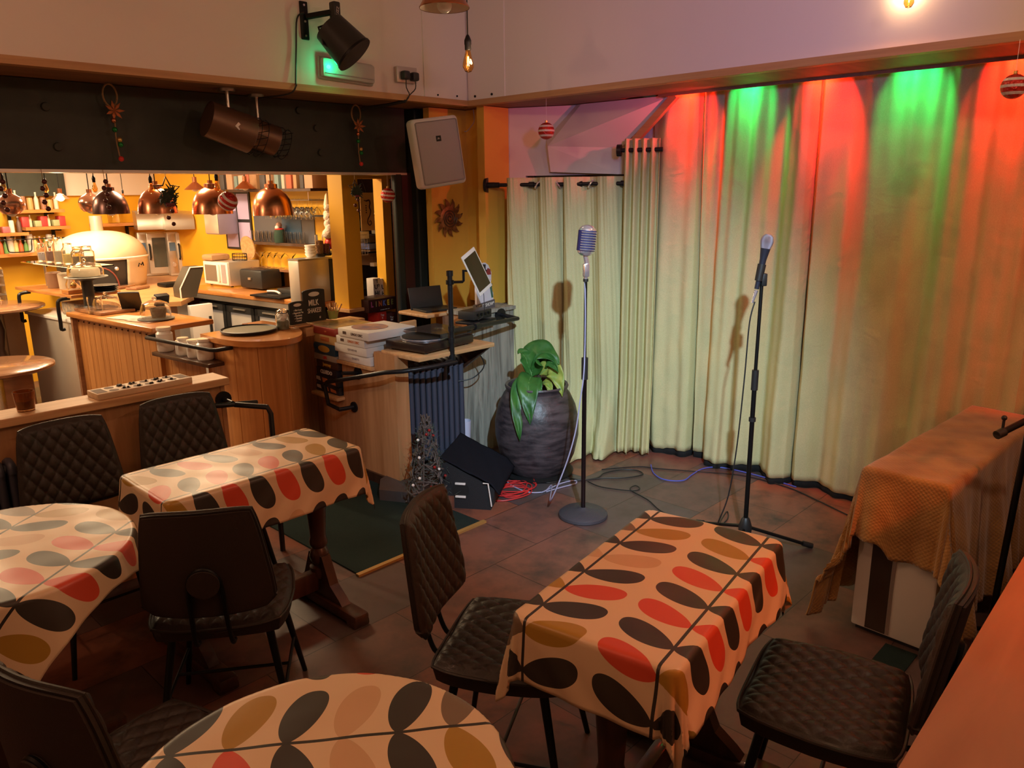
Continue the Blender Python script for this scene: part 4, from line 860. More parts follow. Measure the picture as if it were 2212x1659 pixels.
# on top of the microwave
q=B().box((0,0,.03),(.2,.18,.055),bev=.02).build('paper_bag_stack',mat('kraft_paper',(.50,.28,.13),.85,bump=(30,.8))); q.matrix_world=KM@T(4.2,6.84,1.187); tag(q,'crumpled brown paper bags on top of the microwave','paper bags')
t=kthing('wooden_paddle','round wooden serving paddle leaning against the wall above the microwave','paddle',(4.40,6.60,1.30)); b=B(); b.lathe([(.11,-.006),(.11,.006)],28,RY(82)); b.build('disc',M['pine'],t)
t=kthing('wire_basket','black wire basket beside the paper bags','basket',(4.30,6.60,1.187)); b=B()
for z in (.0,.03,.06): b.tube([(.06*cos(a),.08*sin(a),z+.003) for a in [k*PI/8 for k in range(16)]],.003,5,closed=True)
for k in range(16): b.cyl((.06*cos(k*PI/8),.08*sin(k*PI/8),0),(.06*cos(k*PI/8),.08*sin(k*PI/8),.063),.002,n=4)
b.build('wires',M['black'],t)
# right wall fittings
t=kthing('paper_towel_dispenser','steel paper dispenser with a lilac side fixed on the wall above the microwave','dispenser',(4.28,6.98,1.42)); B().box2((0,-.12,0),(.22,.12,.22),bev=.012).build('case',mat('lilac_enamel',(.42,.36,.50),.4),t); B().box2((-.006,-.115,.01),(.0,.115,.20),bev=.002).build('front_plate',M['steelw'],t)
t=kthing('menu_board','dark framed board with lilac printed sheets on the wall','notice board',(4.485,6.86,1.27)); B().box2((0,-.22,0),(.014,.22,.56)).build('backing',M['blackp'],t)
lil=mat('lilac_printed_sheet',(.50,.42,.66),.6)
for a_ in (-.20,.01):
    for z_ in (.02,.29): sh=B().box2((-.003,a_,z_),(.0,a_+.185,z_+.24)).build('printed_sheet',lil,t)
t=kthing('serving_hatch','grey-blue serving hatch in the yellow wall with a dark wooden sill','hatch',(4.49,6.16,1.36)); B().box2((0,-.46,0),(.01,.44,.30)).build('dark_opening',mat('hatch_grey',(.10,.10,.115),.3),t); B().box2((-.003,-.28,.03),(.0,.0,.30)).build('blue_panel',mat('hatch_blue',(.035,.09,.16),.4),t); B().box2((-.09,-.48,-.025),(.01,.46,0.)).build('sill',M['dkwood'],t)
for k in range(13):
    if k in (6,7): continue
    o=kthing('tumbler','clear tumbler standing in the row on the hatch sill','glass',(4.44,6.56-k*.062,1.361),0,'tumblers along the hatch sill'); B().lathe([(.022,0),(.028,.10),(.026,.10),(.02,.005)],12,cap=False).build('glass_body',M['glass'],o)
t=kthing('figurine','small bearded figure in a green coat and red scarf on the hatch sill','figurine',(4.43,6.13,1.361)); B().lathe([(.05,0),(.055,.06),(.04,.12),(.02,.14)],16).build('coat',mat('dark_green_coat',(.02,.05,.03),.8),t); B().ball((0,-.0,.155),.028,12).build('head',mat('pink_face',(.5,.28,.2),.6),t); B().ball((-.02,0,.135),.022,10).build('beard',M['white2'],t); B().lathe([(.04,.105),(.042,.125),(.02,.135)],14).build('scarf',M['red'],t)
t=kthing('bar_shelf','long dark wooden shelf high on the yellow wall holding books and boxes','shelf',(4.28,6.2,1.815)); B().box2((0,-.75,0),(.22,.76,.022)).build('board',M['dkwood'],t)
random.seed(21); y=6.90
cols=[((.45,.25,.12),'brown'),((.08,.07,.07),'black'),((.55,.32,.2),'tan'),((.2,.3,.3),'teal'),((.62,.5,.4),'cream'),((.5,.12,.06),'dark red')]
k=0
while y>5.5:
    w_=random.uniform(.03,.11); h=random.uniform(.12,.2); c,nmn=cols[k%6]; q=B().box2((0,-w_,0),(.16,0,h),bev=.003).build('shelf_box' if w_>.06 else 'shelf_book',mat('cover_%d'%k,c,.6)); q.matrix_world=KM@T(4.31,y,1.838); tag(q,('%s %s on the high bar shelf, number-less spine to the room'%(nmn,'box' if w_>.06 else 'book')).replace(', number-less spine to the room',''),'box' if w_>.06 else 'book',group=('%s '+('boxes' if w_>.06 else 'books')+' on the high bar shelf')%nmn); y-=w_+random.uniform(.004,.05); k+=1
t=kthing('glass_rack','chrome rack under the high shelf with wine glasses hanging upside down','glass rack',(4.3,5.85,1.74)); b=B()
for r_ in range(4): b.cyl((0.02+r_*.05,-.34,.0),(.02+r_*.05,.34,.0),.003,n=5)
for r_ in (-.34,.34): b.cyl((.0,r_,.0),(.2,r_,.0),.004,n=6).cyl((.0,r_,.0),(.0,r_,.07),.003,n=5)
b.build('rails',M['steel'],t)
def wineglass(name,label,pos,group,inv=True,martini=False,s=1.0):
    o=kthing(name,label,'glass',pos,0,group)
    if martini: pr=[(.03,0),(.03,.003),(.004,.006),(.0035,.08),(.005,.085),(.05,.14),(.049,.14),(.004,.088)]
    else: pr=[(.032,0),(.032,.003),(.004,.006),(.004,.07),(.012,.078),(.036,.11),(.038,.135),(.031,.175),(.030,.175),(.036,.135),(.010,.08)]
    if inv: pr=[(r,-z) for r,z in pr]
    B().lathe([(r*s,z*s) for r,z in pr],14,cap=False).build('glass_body',M['glass'],o); return o
for k in range(9):
    for r_ in range(2): wineglass('wine_glass','wine glass hanging upside down from the chrome rack',(4.335+r_*.09,6.14-k*.072,1.752),'wine glasses hanging from the rack')
t=kthing('martini_shelf','small brown shelf with a black bracket under the hatch','shelf',(4.34,6.22,1.105)); B().box2((0,-.50,0),(.16,.27,.022)).build('board',M['dtop'],t); b=B(); b.box2((.13,-.01,-.16),(.16,.01,0)).box2((.0,-.01,-.02),(.15,.01,0)); b.build('bracket',M['black'],t)
for k,v_ in enumerate((6.42,6.33,6.23,6.12,5.96)): wineglass('martini_glass',('leftmost','second from left','middle','second from right','rightmost')[k]+' martini glass on the small shelf under the hatch',(4.41,v_,1.128),'martini glasses on the small shelf',False,True)
# store opening right of the yellow post
def store(name,label,cat,px0,px1,py0,py1,v,dep,m,**k): return solid(name,label,cat,px0,px1,py0,py1,v,dep,m,**k)
for z in (1.62,1.32,1.02): 
    q=B().box2((4.2,4.93,z-.012),(4.95,5.35,z)).build('store_shelf',M['black']); q.matrix_world=KM; tag(q,{1.62:'upper dark shelf in the store opening',1.32:'middle dark shelf in the store opening',1.02:'lowest dark shelf in the store opening'}[z],'shelf')
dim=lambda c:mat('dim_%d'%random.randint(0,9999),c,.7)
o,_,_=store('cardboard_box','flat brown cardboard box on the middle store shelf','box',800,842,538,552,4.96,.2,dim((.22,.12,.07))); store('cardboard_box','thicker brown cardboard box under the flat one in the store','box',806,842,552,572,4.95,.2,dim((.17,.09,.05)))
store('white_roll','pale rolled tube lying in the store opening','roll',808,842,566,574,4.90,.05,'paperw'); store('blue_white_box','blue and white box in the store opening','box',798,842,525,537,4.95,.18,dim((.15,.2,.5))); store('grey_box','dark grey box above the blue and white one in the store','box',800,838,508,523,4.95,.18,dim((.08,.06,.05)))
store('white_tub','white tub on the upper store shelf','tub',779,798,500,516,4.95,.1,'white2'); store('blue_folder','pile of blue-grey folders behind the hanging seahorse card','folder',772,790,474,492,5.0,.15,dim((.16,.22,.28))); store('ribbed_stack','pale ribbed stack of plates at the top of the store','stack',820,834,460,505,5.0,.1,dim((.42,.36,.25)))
t,w_,h=kbox('wire_shopping_basket','black wire basket hanging in the store opening','basket',774,804,508,552,4.85,.1,'black'); b=B()
for k in range(6): b.cyl((-w_/2+k*w_/5,0,0),(-w_/2+k*w_/5,0,h),.002,n=4)
for k in range(6): b.cyl((-w_/2,0,k*h/5),(w_/2,0,k*h/5),.002,n=4)
b.build('wires',M['steel'],t)
for k,(a_,c_) in enumerate(((808,823),(823,838))):
    q,w_,h=solid('gift_bag','white paper bag printed with black letters, %s of the pair in the store'%('left' if k==0 else 'right'),'bag',a_,c_,601,642,4.66,.08,'paperw')
    text('U*',.05,M['blackp'],q,T(0,-.041,h*.55)@FX,bold=.001); text('H(',.05,M['blackp'],q,T(0,-.041,h*.2)@FX,bold=.001); text("'?",.04,M['blackp'],q,T(0,-.041,h*.84)@FX,bold=.001)
# seahorse card
t,w_,h=kbox('seahorse_card','yellow card with a dark seahorse hanging in the store opening','hanging card',783,811,416,498,4.55,.01,'yellowp'); B().box2((-w_/2,0,0),(w_/2,.008,h)).build('card',mat('orange_card',(.95,.55,.14),.6),t)
sz=[(-.01,.78),(.012,.80),(.018,.72),(.012,.62),(.02,.52),(.012,.40),(-.004,.30),(-.006,.20),(.008,.14),(.022,.19),(.016,.26),(.006,.23)]
b=B(); b.tube([(x*1.3,-.006,z*h) for x,z in sz],.006,6,smooth=4,taper=.4); b.tube([(-.012,-.006,.78*h),(-.034,-.006,.80*h)],.003,5)
for k in range(4): b.ball((-.018,-.006,(.66-.06*k)*h),.005,6)
b.build('seahorse',mat('rust_metal',(.10,.03,.015),.6,.3),t)
B().cyl((0,.004,h),(0,.06,1.93-at_v(797,498,4.55).z),.002,n=5).build('string',M['black'],t)
# game boxes near the store
gb=mat('game_box_black',(.045,.012,.012),.45)
def gamebox(name,label,px0,px1,py0,py1,v,dep,m,words=(),rz=0,world=False):
    q,w_,h=solid(name,label,'board game',px0,px1,py0,py1,v,dep,m,rz=rz)
    for (s,x,z,sc,mm) in words: text(s,sc*h,M[mm] if isinstance(mm,str) else mm,q,T(x*w_,-dep/2-.0006,z*h)@FX,bold=.0006)
    return q
q,w_,h=solid('game_box','black quiz game box reading LINKEE in rainbow letters','board game',797,857,644,672,4.42,.20,gb)
rb=[(.45,.10,.30),(.35,.30,.12),(.6,.15,.05),(.15,.2,.55),(.75,.5,.03),(.2,.22,.06)]
for k,c in enumerate('LINKEE'): text(c,.055,mat('rainbow_%d'%k,rb[k],.5),q,T(-w_*.38+k*w_*.145,-.1006,h*.6)@FX,bold=.0025,squash=.8)
text('a quiz game with a twist',.010,M['white2'],q,T(.02,-.1006,h*.13)@FX)
q,w_,h=solid('card_game_box','small red card game box under the LINKEE box','card game',818,836,673,700,4.44,.12,'red'); text('Top\nIt',.022,M['white2'],q,T(0,-.0606,h*.62)@FX)
q,w_,h=solid('card_game_box','small dark red card game box right of the bright red one','card game',837,858,675,702,4.44,.12,mat('maroon_box',(.07,.015,.015),.5)); text('Yoga\nBall',.020,M['white2'],q,T(0,-.0606,h*.55)@FX)
# ---------------------------------------------------------------- kitchen left half
t=thing('kitchen_worktop','orange-brown kitchen worktop running from the ovens towards the counter','worktop',(0,0,0),6)
pw=[at_kz(px,py,.95) for px,py in ((228,612),(300,603),(432,600),(400,650),(330,650),(245,640))]
B().prism([(3.05,6.25),(3.36,6.05),(3.62,6.30),(3.86,6.88),(4.5,6.86),(4.5,8.4),(3.3,8.4),(3.1,7.2)],.91,.948).build('slab',wood('light_worktop',(.50,.24,.09),(.66,.36,.15),(6,6,30),.35,.2),t); B().prism([(3.12,6.32),(3.36,6.12),(3.58,6.34),(3.82,6.9),(3.88,8.3),(3.35,8.3),(3.15,7.2)],.0,.91).build('carcass',M['steelw'],t)
# dome pizza oven
p=at_kz(205,600,.95); 
ov=kthing('pizza_oven','large cream dome pizza oven with a dark open front','oven',(3.54,7.74,.95)); ov.scale=(.92,.92,.92)
b=B()
def dome(i,j):
    a=2*PI*i; e=PI/2*j; x=cos(a)*cos(e)**.8 if cos(e)>0 else 0; y=sin(a)*cos(e)**.8 if cos(e)>0 else 0
    return (.46*x,.36*y,.30+.27*sin(e))
b.sheet(dome,48,18); b.build('dome_lid',M['cream'],ov,60)
B().lathe([(1.0,.285),(1.02,.30),(1.0,.31)],48,S(.47,.37,1),False).build('lid_rim',M['white2'],ov)
b=B(); b.lathe([(.8,.0),(.93,.12),(.96,.285)],40,S(.45,.35,1)); b.build('oven_base',mat('dark_oven_front',(.05,.045,.042),.5),ov)
b=B(); b.sheet(lambda i,j:(.462*cos(-1.35+1.9*i)*(.9+.1*j),.362*sin(-1.35+1.9*i)*(.9+.1*j),.0+.30*j),24,6); b.build('cream_skirt',M['cream'],ov,60,mods=.01,label='cream skirt on the right half')
b=B(); pr=[(.13*cos(PI*k/14),.17*sin(PI*k/14)) for k in range(15)]; b.prism(pr,0,.01,T(-.17,-.335,.03)@RZ(-22)@RX(90)); b.build('oven_mouth',mat('oven_mouth_black',(.012,.011,.01),.6),ov)
b=B(); b.tube([(-.17+.145*cos(a)*cos(rad(-22)),-.345-.145*cos(a)*sin(rad(22))*1,.03+.185*sin(a)) for a in [PI*k/12 for k in range(13)]],.007,6); b.build('mouth_arch',mat('dull_red_arch',(.2,.04,.025),.5),ov)
B().cyl((.0,0,.56),(.0,0,.72),.06,n=24).build('flue',M['steelw'],ov); b=B(); b.ball((-.03,-.375,.20),.022,12); b.build('gauge',M['chrome'],ov); 
b=B(); b.tube([(.22,-.33,.20),(.225,-.345,.235),(.25,-.335,.215),(.275,-.32,.24),(.285,-.31,.205)],.006,6); b.build('emblem',M['black'],ov,label='small black m-shaped badge')
# combi ovens with hoods
def combi(px0,px1,label,u,v):
    t=kthing('combi_oven',label,'oven',(u,v,.951),-20)
    B().box2((0,0,0),(.40,.42,.47),bev=.006).build('case',M['steelw'],t); B().box2((.402,.01,.02),(.412,.40,.45)).build('dark_side',M['blackp'],t)
    d=B().box2((.10,-.03,.02),(.40,0,.46),bev=.006).build('door',M['steelw'],t); B().box2((.155,-.034,.09),(.335,-.029,.41),bev=.002).build('door_window',mat('oven_window',(.10,.10,.08),.12) if 'ow' not in M else M['ow'],d); B().tube([(.12,-.035,.18),(.12,-.075,.20),(.12,-.075,.32),(.12,-.035,.34)],.012,8).build('handle',M['blackp'],d)
    M['ow']=d.children[0].data.materials[0]; t.scale=(.86,.86,.98)
    B().box2((.005,-.012,.03),(.095,0,.45),bev=.002).build('control_panel',M['steel'],t); B().box2((.015,-.016,.27),(.085,-.011,.36)).build('display',mat('blue_display',(.10,.16,.25),.3),t); B().cyl((.05,-.012,.12),(.05,-.03,.12),.022).build('dial',M['chrome'],t)
    return t
c1=at_kz(307,597,.95); c2=at_kz(370,596,.95)
combi(0,0,'left of two steel combi ovens with a tall glass door',*c1[:2]); combi(0,0,'right of two steel combi ovens, standing next to the paper dispenser',*c2[:2])
for k,(px,lab) in enumerate(((298,'curved steel hood over the left combi oven'),(358,'curved steel hood over the right combi oven'))):
    p=at_v(px,497,7.95 if k==0 else 7.72); t=kthing('extractor_hood',lab,'hood',p,-20); w_=.27*1.05
    b=B(); pr=[(0,0),(.0,.10),(.03,.15),(.09,.18),(.30,.19),(.30,0)]; b.faces([(x,y,z) for x in (0,w_) for y,z in pr],[tuple(range(6)),tuple(range(11,5,-1))]+[(q,(q+1)%6,6+(q+1)%6,6+q) for q in range(6)]); b.build('hood_body',M['steel'],t)
# sloping steel heat cabinet at the worktop corner
t=kthing('heated_display','dark sloping-topped steel cabinet at the corner of the kitchen worktop','kitchen machine',(3.46,6.22,.95),-10)
pr=[(0,0),(0,.08),(.10,.25),(.21,.25),(.21,.22),(.13,0)]
b=B(); b.faces([(y,x,z) for x in (0,.17) for y,z in pr],[tuple(range(6)),tuple(range(11,5,-1))]+[(q,(q+1)%6,6+(q+1)%6,6+q) for q in range(6)]); b.build('case',mat('dark_mesh_steel',(.09,.075,.055),.45,.5),t)
b=B(); b.tube([(0,-.002,0),(0,-.002,.08),(.10,-.002,.25),(.21,-.002,.25)],.006,6); b.build('pale_edge',M['white2'],t)
t=kthing('steel_cupboard','pale steel cupboard front under the sloping cabinet','cupboard',(3.42,6.02,.0)); B().box2((0,0,0),(.20,.05,.905),bev=.004).build('door',M['white2'],t); B().box2((.155,-.012,.60),(.175,0,.80)).build('handle',M['blackp'],t)
# clutter on the kitchen worktop
t=kthing('radio','small retro black and white radio on the kitchen worktop','radio',onk(292,612)); B().box2((-.05,0,0),(.09,.12,.11),bev=.006).build('case',M['blackp'],t); B().box2((-.052,-.004,.005),(-.005,0,.105)).build('front',M['white2'],t); B().cyl((-.028,-.005,.06),(-.028,-.012,.06),.02).build('speaker_cone',M['blackp'],t); B().box2((-.05,.02,.11),(.09,.10,.118)).build('lid',M['gold'],t)
for px,py,lab,sx in ((298,624,'wooden board with bread beside the radio',.12),(262,622,'wooden peel lying on the worktop left of the radio',.14)):
    q=B().box((0,0,.012),(sx*1.6,sx,.022),bev=.008).build('wooden_board',M['dtop']); q.matrix_world=KM@T(*onk(px,py))@RZ(25); tag(q,lab,'board')
q=B().ball((0,0,.03),.06,16,sz=.5).build('tea_towel',mat('pink_towel',(.62,.42,.30),.9,bump=(20,1)),None,80); q.matrix_world=KM@T(*onk(247,618))@S(1.6,1,1); tag(q,'crumpled pinkish tea towel on the worktop','towel')
q=B().box((0,0,.02),(.22,.16,.035),bev=.012).build('baking_tin',M['black']); q.matrix_world=KM@T(*onk(372,618)); tag(q,'black baking tin on the kitchen worktop left of the sloping cabinet','tin')
# tills and screens on the straight counter
t=kthing('till_screen','black touch-screen till tilted backwards behind the counter','till',onk(288,672,.95),-40); q=B().box((0,0,.09),(.15,.018,.17),bev=.008,m=RX(28)); q.build('screen_case',M['blackp'],t); B().box((0,.03,.02),(.05,.06,.08),bev=.005).build('stand',M['blackp'],t); B().box2((-.068,-.012,.0),(.068,-.010,.15)).build('dummy_panel',M['screen'],t).matrix_local=RX(28)@T(0,.002,.02)
t=kthing('card_reader','small black card reader behind the glass dome','card reader',onk(348,655,.95)); B().box((0,0,.04),(.11,.05,.075),bev=.006,m=RX(20)).build('case',M['blackp'],t)
def dome_(label,px,py,r,h,stand=None,plate=True,v0=None):
    p=onk(px,py,.952); t=kthing('cake_dome',label,'cake dome',p)
    z0=0
    if stand: B().lathe([(r*.55,0),(r*.5,.01),(r*.33,.03),(r*.33,stand-.02),(r*.9,stand)],24).build('stand',M['blackp'],t); z0=stand
    if plate: B().lathe([(r*1.0,z0),(r*1.22,z0+.008),(r*1.20,z0+.012),(0,z0+.010)],36).build('plate',mat('grey_stone_plate',(.16,.16,.14),.4) if 'gsp' not in M else M['gsp'],t)
    B().lathe([(r,z0+.012),(r*1.0,z0+h*.55),(r*.85,z0+h*.85),(r*.35,z0+h),(0,z0+h),(0,z0+h-.004),(r*.33,z0+h-.004),(r*.82,z0+h*.83),(r*.97,z0+h*.55),(r*.97,z0+.012)],32,cap=False).build('glass_cover',M['glass'],t)
    B().ball((0,0,z0+h+.014),.015,12).build('knob',M['glass'],t); return t
M['gsp']=mat('grey_stone_plate',(.16,.16,.14),.4)
t=dome_('glass cake dome over a small basket on a grey plate near the counter end',338,690,.10,.135); B().lathe([(.045,.012),(.055,.08),(.05,.08),(.04,.015)],20,T(.02,0,0),False).build('basket',mat('wicker',(.28,.20,.12),.8,bump=(80,1)),t,label='small wicker basket inside')
t=dome_('cake stand with a tall black foot and glass dome holding a cream cake',196,668,.125,.12,stand=.24); B().lathe([(.10,.255),(.10,.30),(.09,.315),(0,.318)],28).build('cake',mat('cream_cake',(.72,.60,.40),.7,bump=(15,.6)),t,label='cream-topped cake')
t=dome_('low glass dome on a grey stone plate behind the black cake stand foot',232,672,.095,.12)
t=kthing('glass_jug','clear glass tumbler around the foot of the cake stand','glass',onk(208,678)); B().lathe([(.05,0),(.052,.13),(.048,.13),(.046,.006)],24,cap=False).build('glass_body',M['glass'],t)
q=B().box((0,0,.012),(.26,.42,.022),bev=.004).build('serving_board',M['dtop']); q.matrix_world=KM@T(2.72,6.0,.951); tag(q,'dark wooden board under the cake stand at the counter corner','board')
for px,py,lab,m_ in ((262,688,'grey laminated menu lying on the counter',(.40,.38,.32)),(318,692,'red and cream laminated menu beside the glass dome',(.62,.30,.20))):
    p=onk(px,py,.9515); p.x=max(2.66,min(p.x,2.86)); q=B().box((0,0,.002),(.16,.24,.0025)).build('menu_card',mat('menu_%d'%px,m_,.35,var=(18,(.65,.58,.48),2))); q.matrix_world=KM@T(*p)@RZ(12); tag(q,lab,'menu')
# steel screen, glass-topped shelf on black pipe legs
t=kthing('steel_counter_side','tall brushed steel panel closing the far counter','panel',(0,0,0)); B().box2((2.60,6.25,.02),(2.64,7.12,.85),bev=.003).build('panel',M['steelw'],t); B().box2((2.59,6.22,.85),(3.1,7.15,.875),bev=.003).build('top_edge',M['white2'],t)
t=kthing('pass_shelf','wooden pass shelf on black pipe legs above the steel panel','shelf',(0,0,0)); B().box2((2.62,6.30,1.035),(3.0,7.35,1.06),bev=.004).build('board',M['ctop'],t)
for v_,z0 in ((6.38,.80),(7.1,.80)): B().tube([(2.575,v_,z0),(2.55,v_,z0),(2.55,v_,z0+.05),(2.55,v_,z0+.19),(2.57,v_,z0+.225),(2.64,v_,z0+.23)],.014,8,smooth=3).build('pipe_leg',M['iron'],t)
t=kthing('display_shelf','upper glass shelf carrying jars above the pass shelf','shelf',(0,0,0)); B().box2((2.66,6.25,1.262),(2.95,7.25,1.27)).build('glass_board',M['glass'],t)
for v_ in (6.35,7.15): B().cyl((2.8,v_,1.062),(2.8,v_,1.26),.010).build('post',M['steel'],t)
jl=[('tall clear jar with a white lid at the left end of the upper glass shelf',60,.042,.14,(.55,.5,.5)),('jar of dark grains on the upper glass shelf',74,.045,.17,(.30,.17,.13)),('tallest pale jar on the upper glass shelf',90,.045,.19,(.55,.46,.32)),('jar of yellow pasta on the upper glass shelf',108,.045,.15,(.62,.48,.18)),('jar of brown lentils near the right end of the upper glass shelf',124,.045,.13,(.26,.19,.11)),('wide jar of dark lentils at the right end of the upper glass shelf',146,.055,.14,(.22,.16,.10))]
for k,(lab,px,r,h,c) in enumerate(jl):
    v_=7.15-k*.16; o=kthing('storage_jar',lab,'jar',(2.80,v_,1.271),0,'jars on the upper glass shelf'); B().lathe([(r,0),(r,h*.75),(r*.7,h*.88),(r*.7,h),(r*.64,h),(r*.64,h*.88),(r*.92,h*.74),(r*.92,.006)],16,cap=False).build('glass_body',M['glass'],o); B().lathe([(r*.9,.008),(r*.9,h*.5),(0,h*.53)],14).build('filling',mat('jar_filling_%d'%k,c,.8),o); B().lathe([(r*.72,h),(r*.72,h*1.07),(0,h*1.09)],14).build('lid',M['glass'],o)
for k,(v_,u_,lab,c) in enumerate(((6.95,2.78,'brown glass jar under the upper shelf on the pass shelf',(.25,.14,.08)),(6.78,2.8,'pale tub under the upper shelf on the pass shelf',(.5,.42,.3)))):
    q=B().lathe([(.055,0),(.06,.12),(.05,.13)],18).build('pass_jar',mat('pass_jar_%d'%k,c,.3)); q.matrix_world=KM@T(u_,v_,1.062); tag(q,lab,'jar')
t=kthing('candle_lantern','small glass lantern on a wooden block at the near corner of the pass shelf','lantern',(2.70,6.42,1.062)); B().box((0,0,.015),(.14,.12,.03),bev=.003).build('block',M['ctop'],t); B().lathe([(.05,.03),(.055,.07),(.035,.12),(.033,.12),(.05,.07),(.046,.034)],20,cap=False).build('glass_body',M['glass'],t); B().cyl((0,0,.12),(0,0,.17),.006).build('finial',M['chrome'],t); B().ball((0,0,.06),.025,10).build('candle',M['gold'],t)
q=B().tube([(0,0,0),(.05,.12,.03),(.14,.22,.02)],.016,8,smooth=4).build('yellow_cloth',mat('yellow_cloth',(.7,.45,.1),.8)); q.matrix_world=KM@T(2.80,6.72,1.075); tag(q,'twisted yellow cloth on the pass shelf','cloth')
t=kthing('magazine_basket','wicker basket holding printed papers below the pass shelf','basket',(2.78,6.52,.876)); B().box2((-.09,-.15,0),(.09,.15,.10),bev=.01).build('basket_body',mat('papers_basket',(.42,.30,.18),.8,bump=(60,1),var=(30,(.15,.14,.14),3)),t)
t=kthing('black_crockery','stack of black dishes behind the lantern on the pass shelf','dishes',(2.88,6.30,1.062))
for k in range(4): B().lathe([(.07,k*.014),(.10,k*.014+.012),(.097,k*.014+.012)],22).build('dish',M['blackp'],t)
# glass food counter at far left
t=kthing('food_display','white glass-fronted food display case at the far left','display case',(2.0,7.5,0)); B().box2((-.6,0,0),(.62,.6,.92),bev=.01).build('base',M['white2'],t)
for k,z in enumerate((.98,1.06,1.14)): B().box2((-.6,.0,z),(.60,.5,z+.012)).build('tray',M['steelw'],t)
B().box2((-.6,-.01,.93),(.6,.0,1.20)).build('front_glass',M['glass'],t); B().faces([(.6,0,.93),(.6,.5,.93),(.6,.5,1.3),(.6,.25,1.33),(.6,0,1.2)],[(0,1,2,3,4)]).build('side_glass',M['glass'],t,mods=.006); B().box2((-.6,.2,1.32),(.6,.5,1.34)).build('top_edge',M['steelw'],t)
struct('wall_brick',B().box2((1.0,7.3,0),(2.63,7.34,.92)),tiles('pale_printed_brick',((.55,.40,.26),(.62,.47,.32),(.45,.31,.20),(.52,.38,.25)),.16,.07,(.25,.17,.11),.7,.006,.5,0,.5) ,k=True)
# pub tables beyond the low wall
p=at_kz(-8,790,.75); t=kthing('high_round_table','round varnished table on a square wooden post, just beyond the low wall','table',(p.x-.02,p.y+.0,0)); B().lathe([(.33,.722),(.345,.73),(.345,.745),(.33,.752)],48).build('tabletop',M['dtop'],t); B().box2((-.0,-.13,.0),(.17,.02,.722),bev=.004).build('post',M['dtop'],t)
p=at_kz(-20,662,.95); t=kthing('far_round_table','second varnished table top on a turned post, farther away at the left edge','table',(p.x,p.y,0)); B().lathe([(.36,.922),(.375,.93),(.375,.945),(.36,.952)],48).build('tabletop',M['dtop'],t); B().lathe([(.09,0),(.09,.45),(.12,.46),(.12,.48),(.08,.50),(.05,.6),(.075,.75),(.05,.88),(.08,.92)],20).build('post',M['dkwood'],t)
q=at_kz(25,910,0)
# shelves of the back left wall
def shelf(label,x0,x1,z,dep=.22):
    t=kthing('wall_shelf',label,'shelf',(0,0,0)); B().box2((x0,8.42-dep,z-.03),(x1,8.42,z)).build('board',M['ctop'],t)
    for x in (x0+.1*(x1-x0),x0+.8*(x1-x0)): b=B(); b.box2((x-.012,8.39,z-.16),(x+.012,8.42,z-.03)).box2((x-.012,8.42-dep*.8,z-.045),(x+.012,8.42,z-.03)); b.build('bracket',M['black'],t)
    return t
zs=(1.675,1.515,1.10)
shelf('upper orange shelf of jars and bottles on the far left yellow wall',3.0,3.47,zs[0]); shelf('middle orange shelf with red boxes on the far left yellow wall',3.10,3.50,zs[1]); shelf('middle-left lower orange shelf at the extreme left of the yellow wall',2.5,3.12,1.47); shelf('long bottom shelf with bottles and cups behind the glass jars',2.5,3.5,1.28,.25); shelf('orange shelf with a glass jar on the yellow wall right of the oven flue',3.78,4.25,1.52)
random.seed(31)
def item(kind,label,x,z,h,r,c,group=None,m=None):
    o=kthing(kind,label,kind.split('_')[-1],(x,8.30,z),0,group); mm=m or mat('item_%s_%d'%(kind,random.randint(0,99999)),c,.4)
    if kind in('sauce_bottle','drink_bottle'): B().lathe([(r,0),(r,h*.6),(r*.4,h*.78),(r*.4,h*.94)],14).build('bottle_body',mm,o); B().lathe([(r*.45,h*.94),(r*.45,h)],10).build('cap',M['white2'],o)
    elif kind.endswith('box'): q=B().box2((-r,-.04,0),(r,.04,h),bev=.002).build('box_body',mm,o)
    else: B().lathe([(r,0),(r*1.02,h*.9),(r*.9,h)],16).build('body',mm,o)
    return o
def row(n,x0,x1,z,spec):
    for k in range(n):
        kind,label,h,r,c,g=spec[k%len(spec)]; item(kind,label,x0+(x1-x0)*k/max(1,n-1),z+.001,h*random.uniform(.9,1.1),r,c,g)
row(8,3.03,3.44,zs[0],[('storage_jar','glass-orange jar on the upper far-left shelf',.10,.026,(.6,.32,.12),'orange jars on the upper far-left shelf'),('drink_bottle','pale bottle on the upper far-left shelf',.17,.020,(.7,.6,.5),'pale bottles on the upper far-left shelf'),('tea_tin','brown tin on the upper far-left shelf',.12,.024,(.3,.14,.08),'brown tins on the upper far-left shelf')])
row(7,3.13,3.46,zs[1],[('food_box','red box on the middle far-left shelf',.09,.030,(.62,.05,.05),'red boxes on the middle far-left shelf'),('drink_bottle','cream bottle on the middle far-left shelf',.11,.014,(.75,.65,.45),'cream bottles on the middle far-left shelf'),('food_box','pale green box on the middle far-left shelf',.06,.03,(.35,.40,.22),'pale green boxes on the middle far-left shelf')])
row(9,2.58,3.08,1.47,[('food_box','pink packet on the left lower shelf',.06,.03,(.55,.12,.14),'pink packets on the left lower shelf'),('tea_tin','white tin on the left lower shelf',.11,.022,(.75,.68,.6),'white tins on the left lower shelf'),('drink_bottle','dark bottle on the left lower shelf',.14,.02,(.12,.07,.05),'dark bottles on the left lower shelf')])
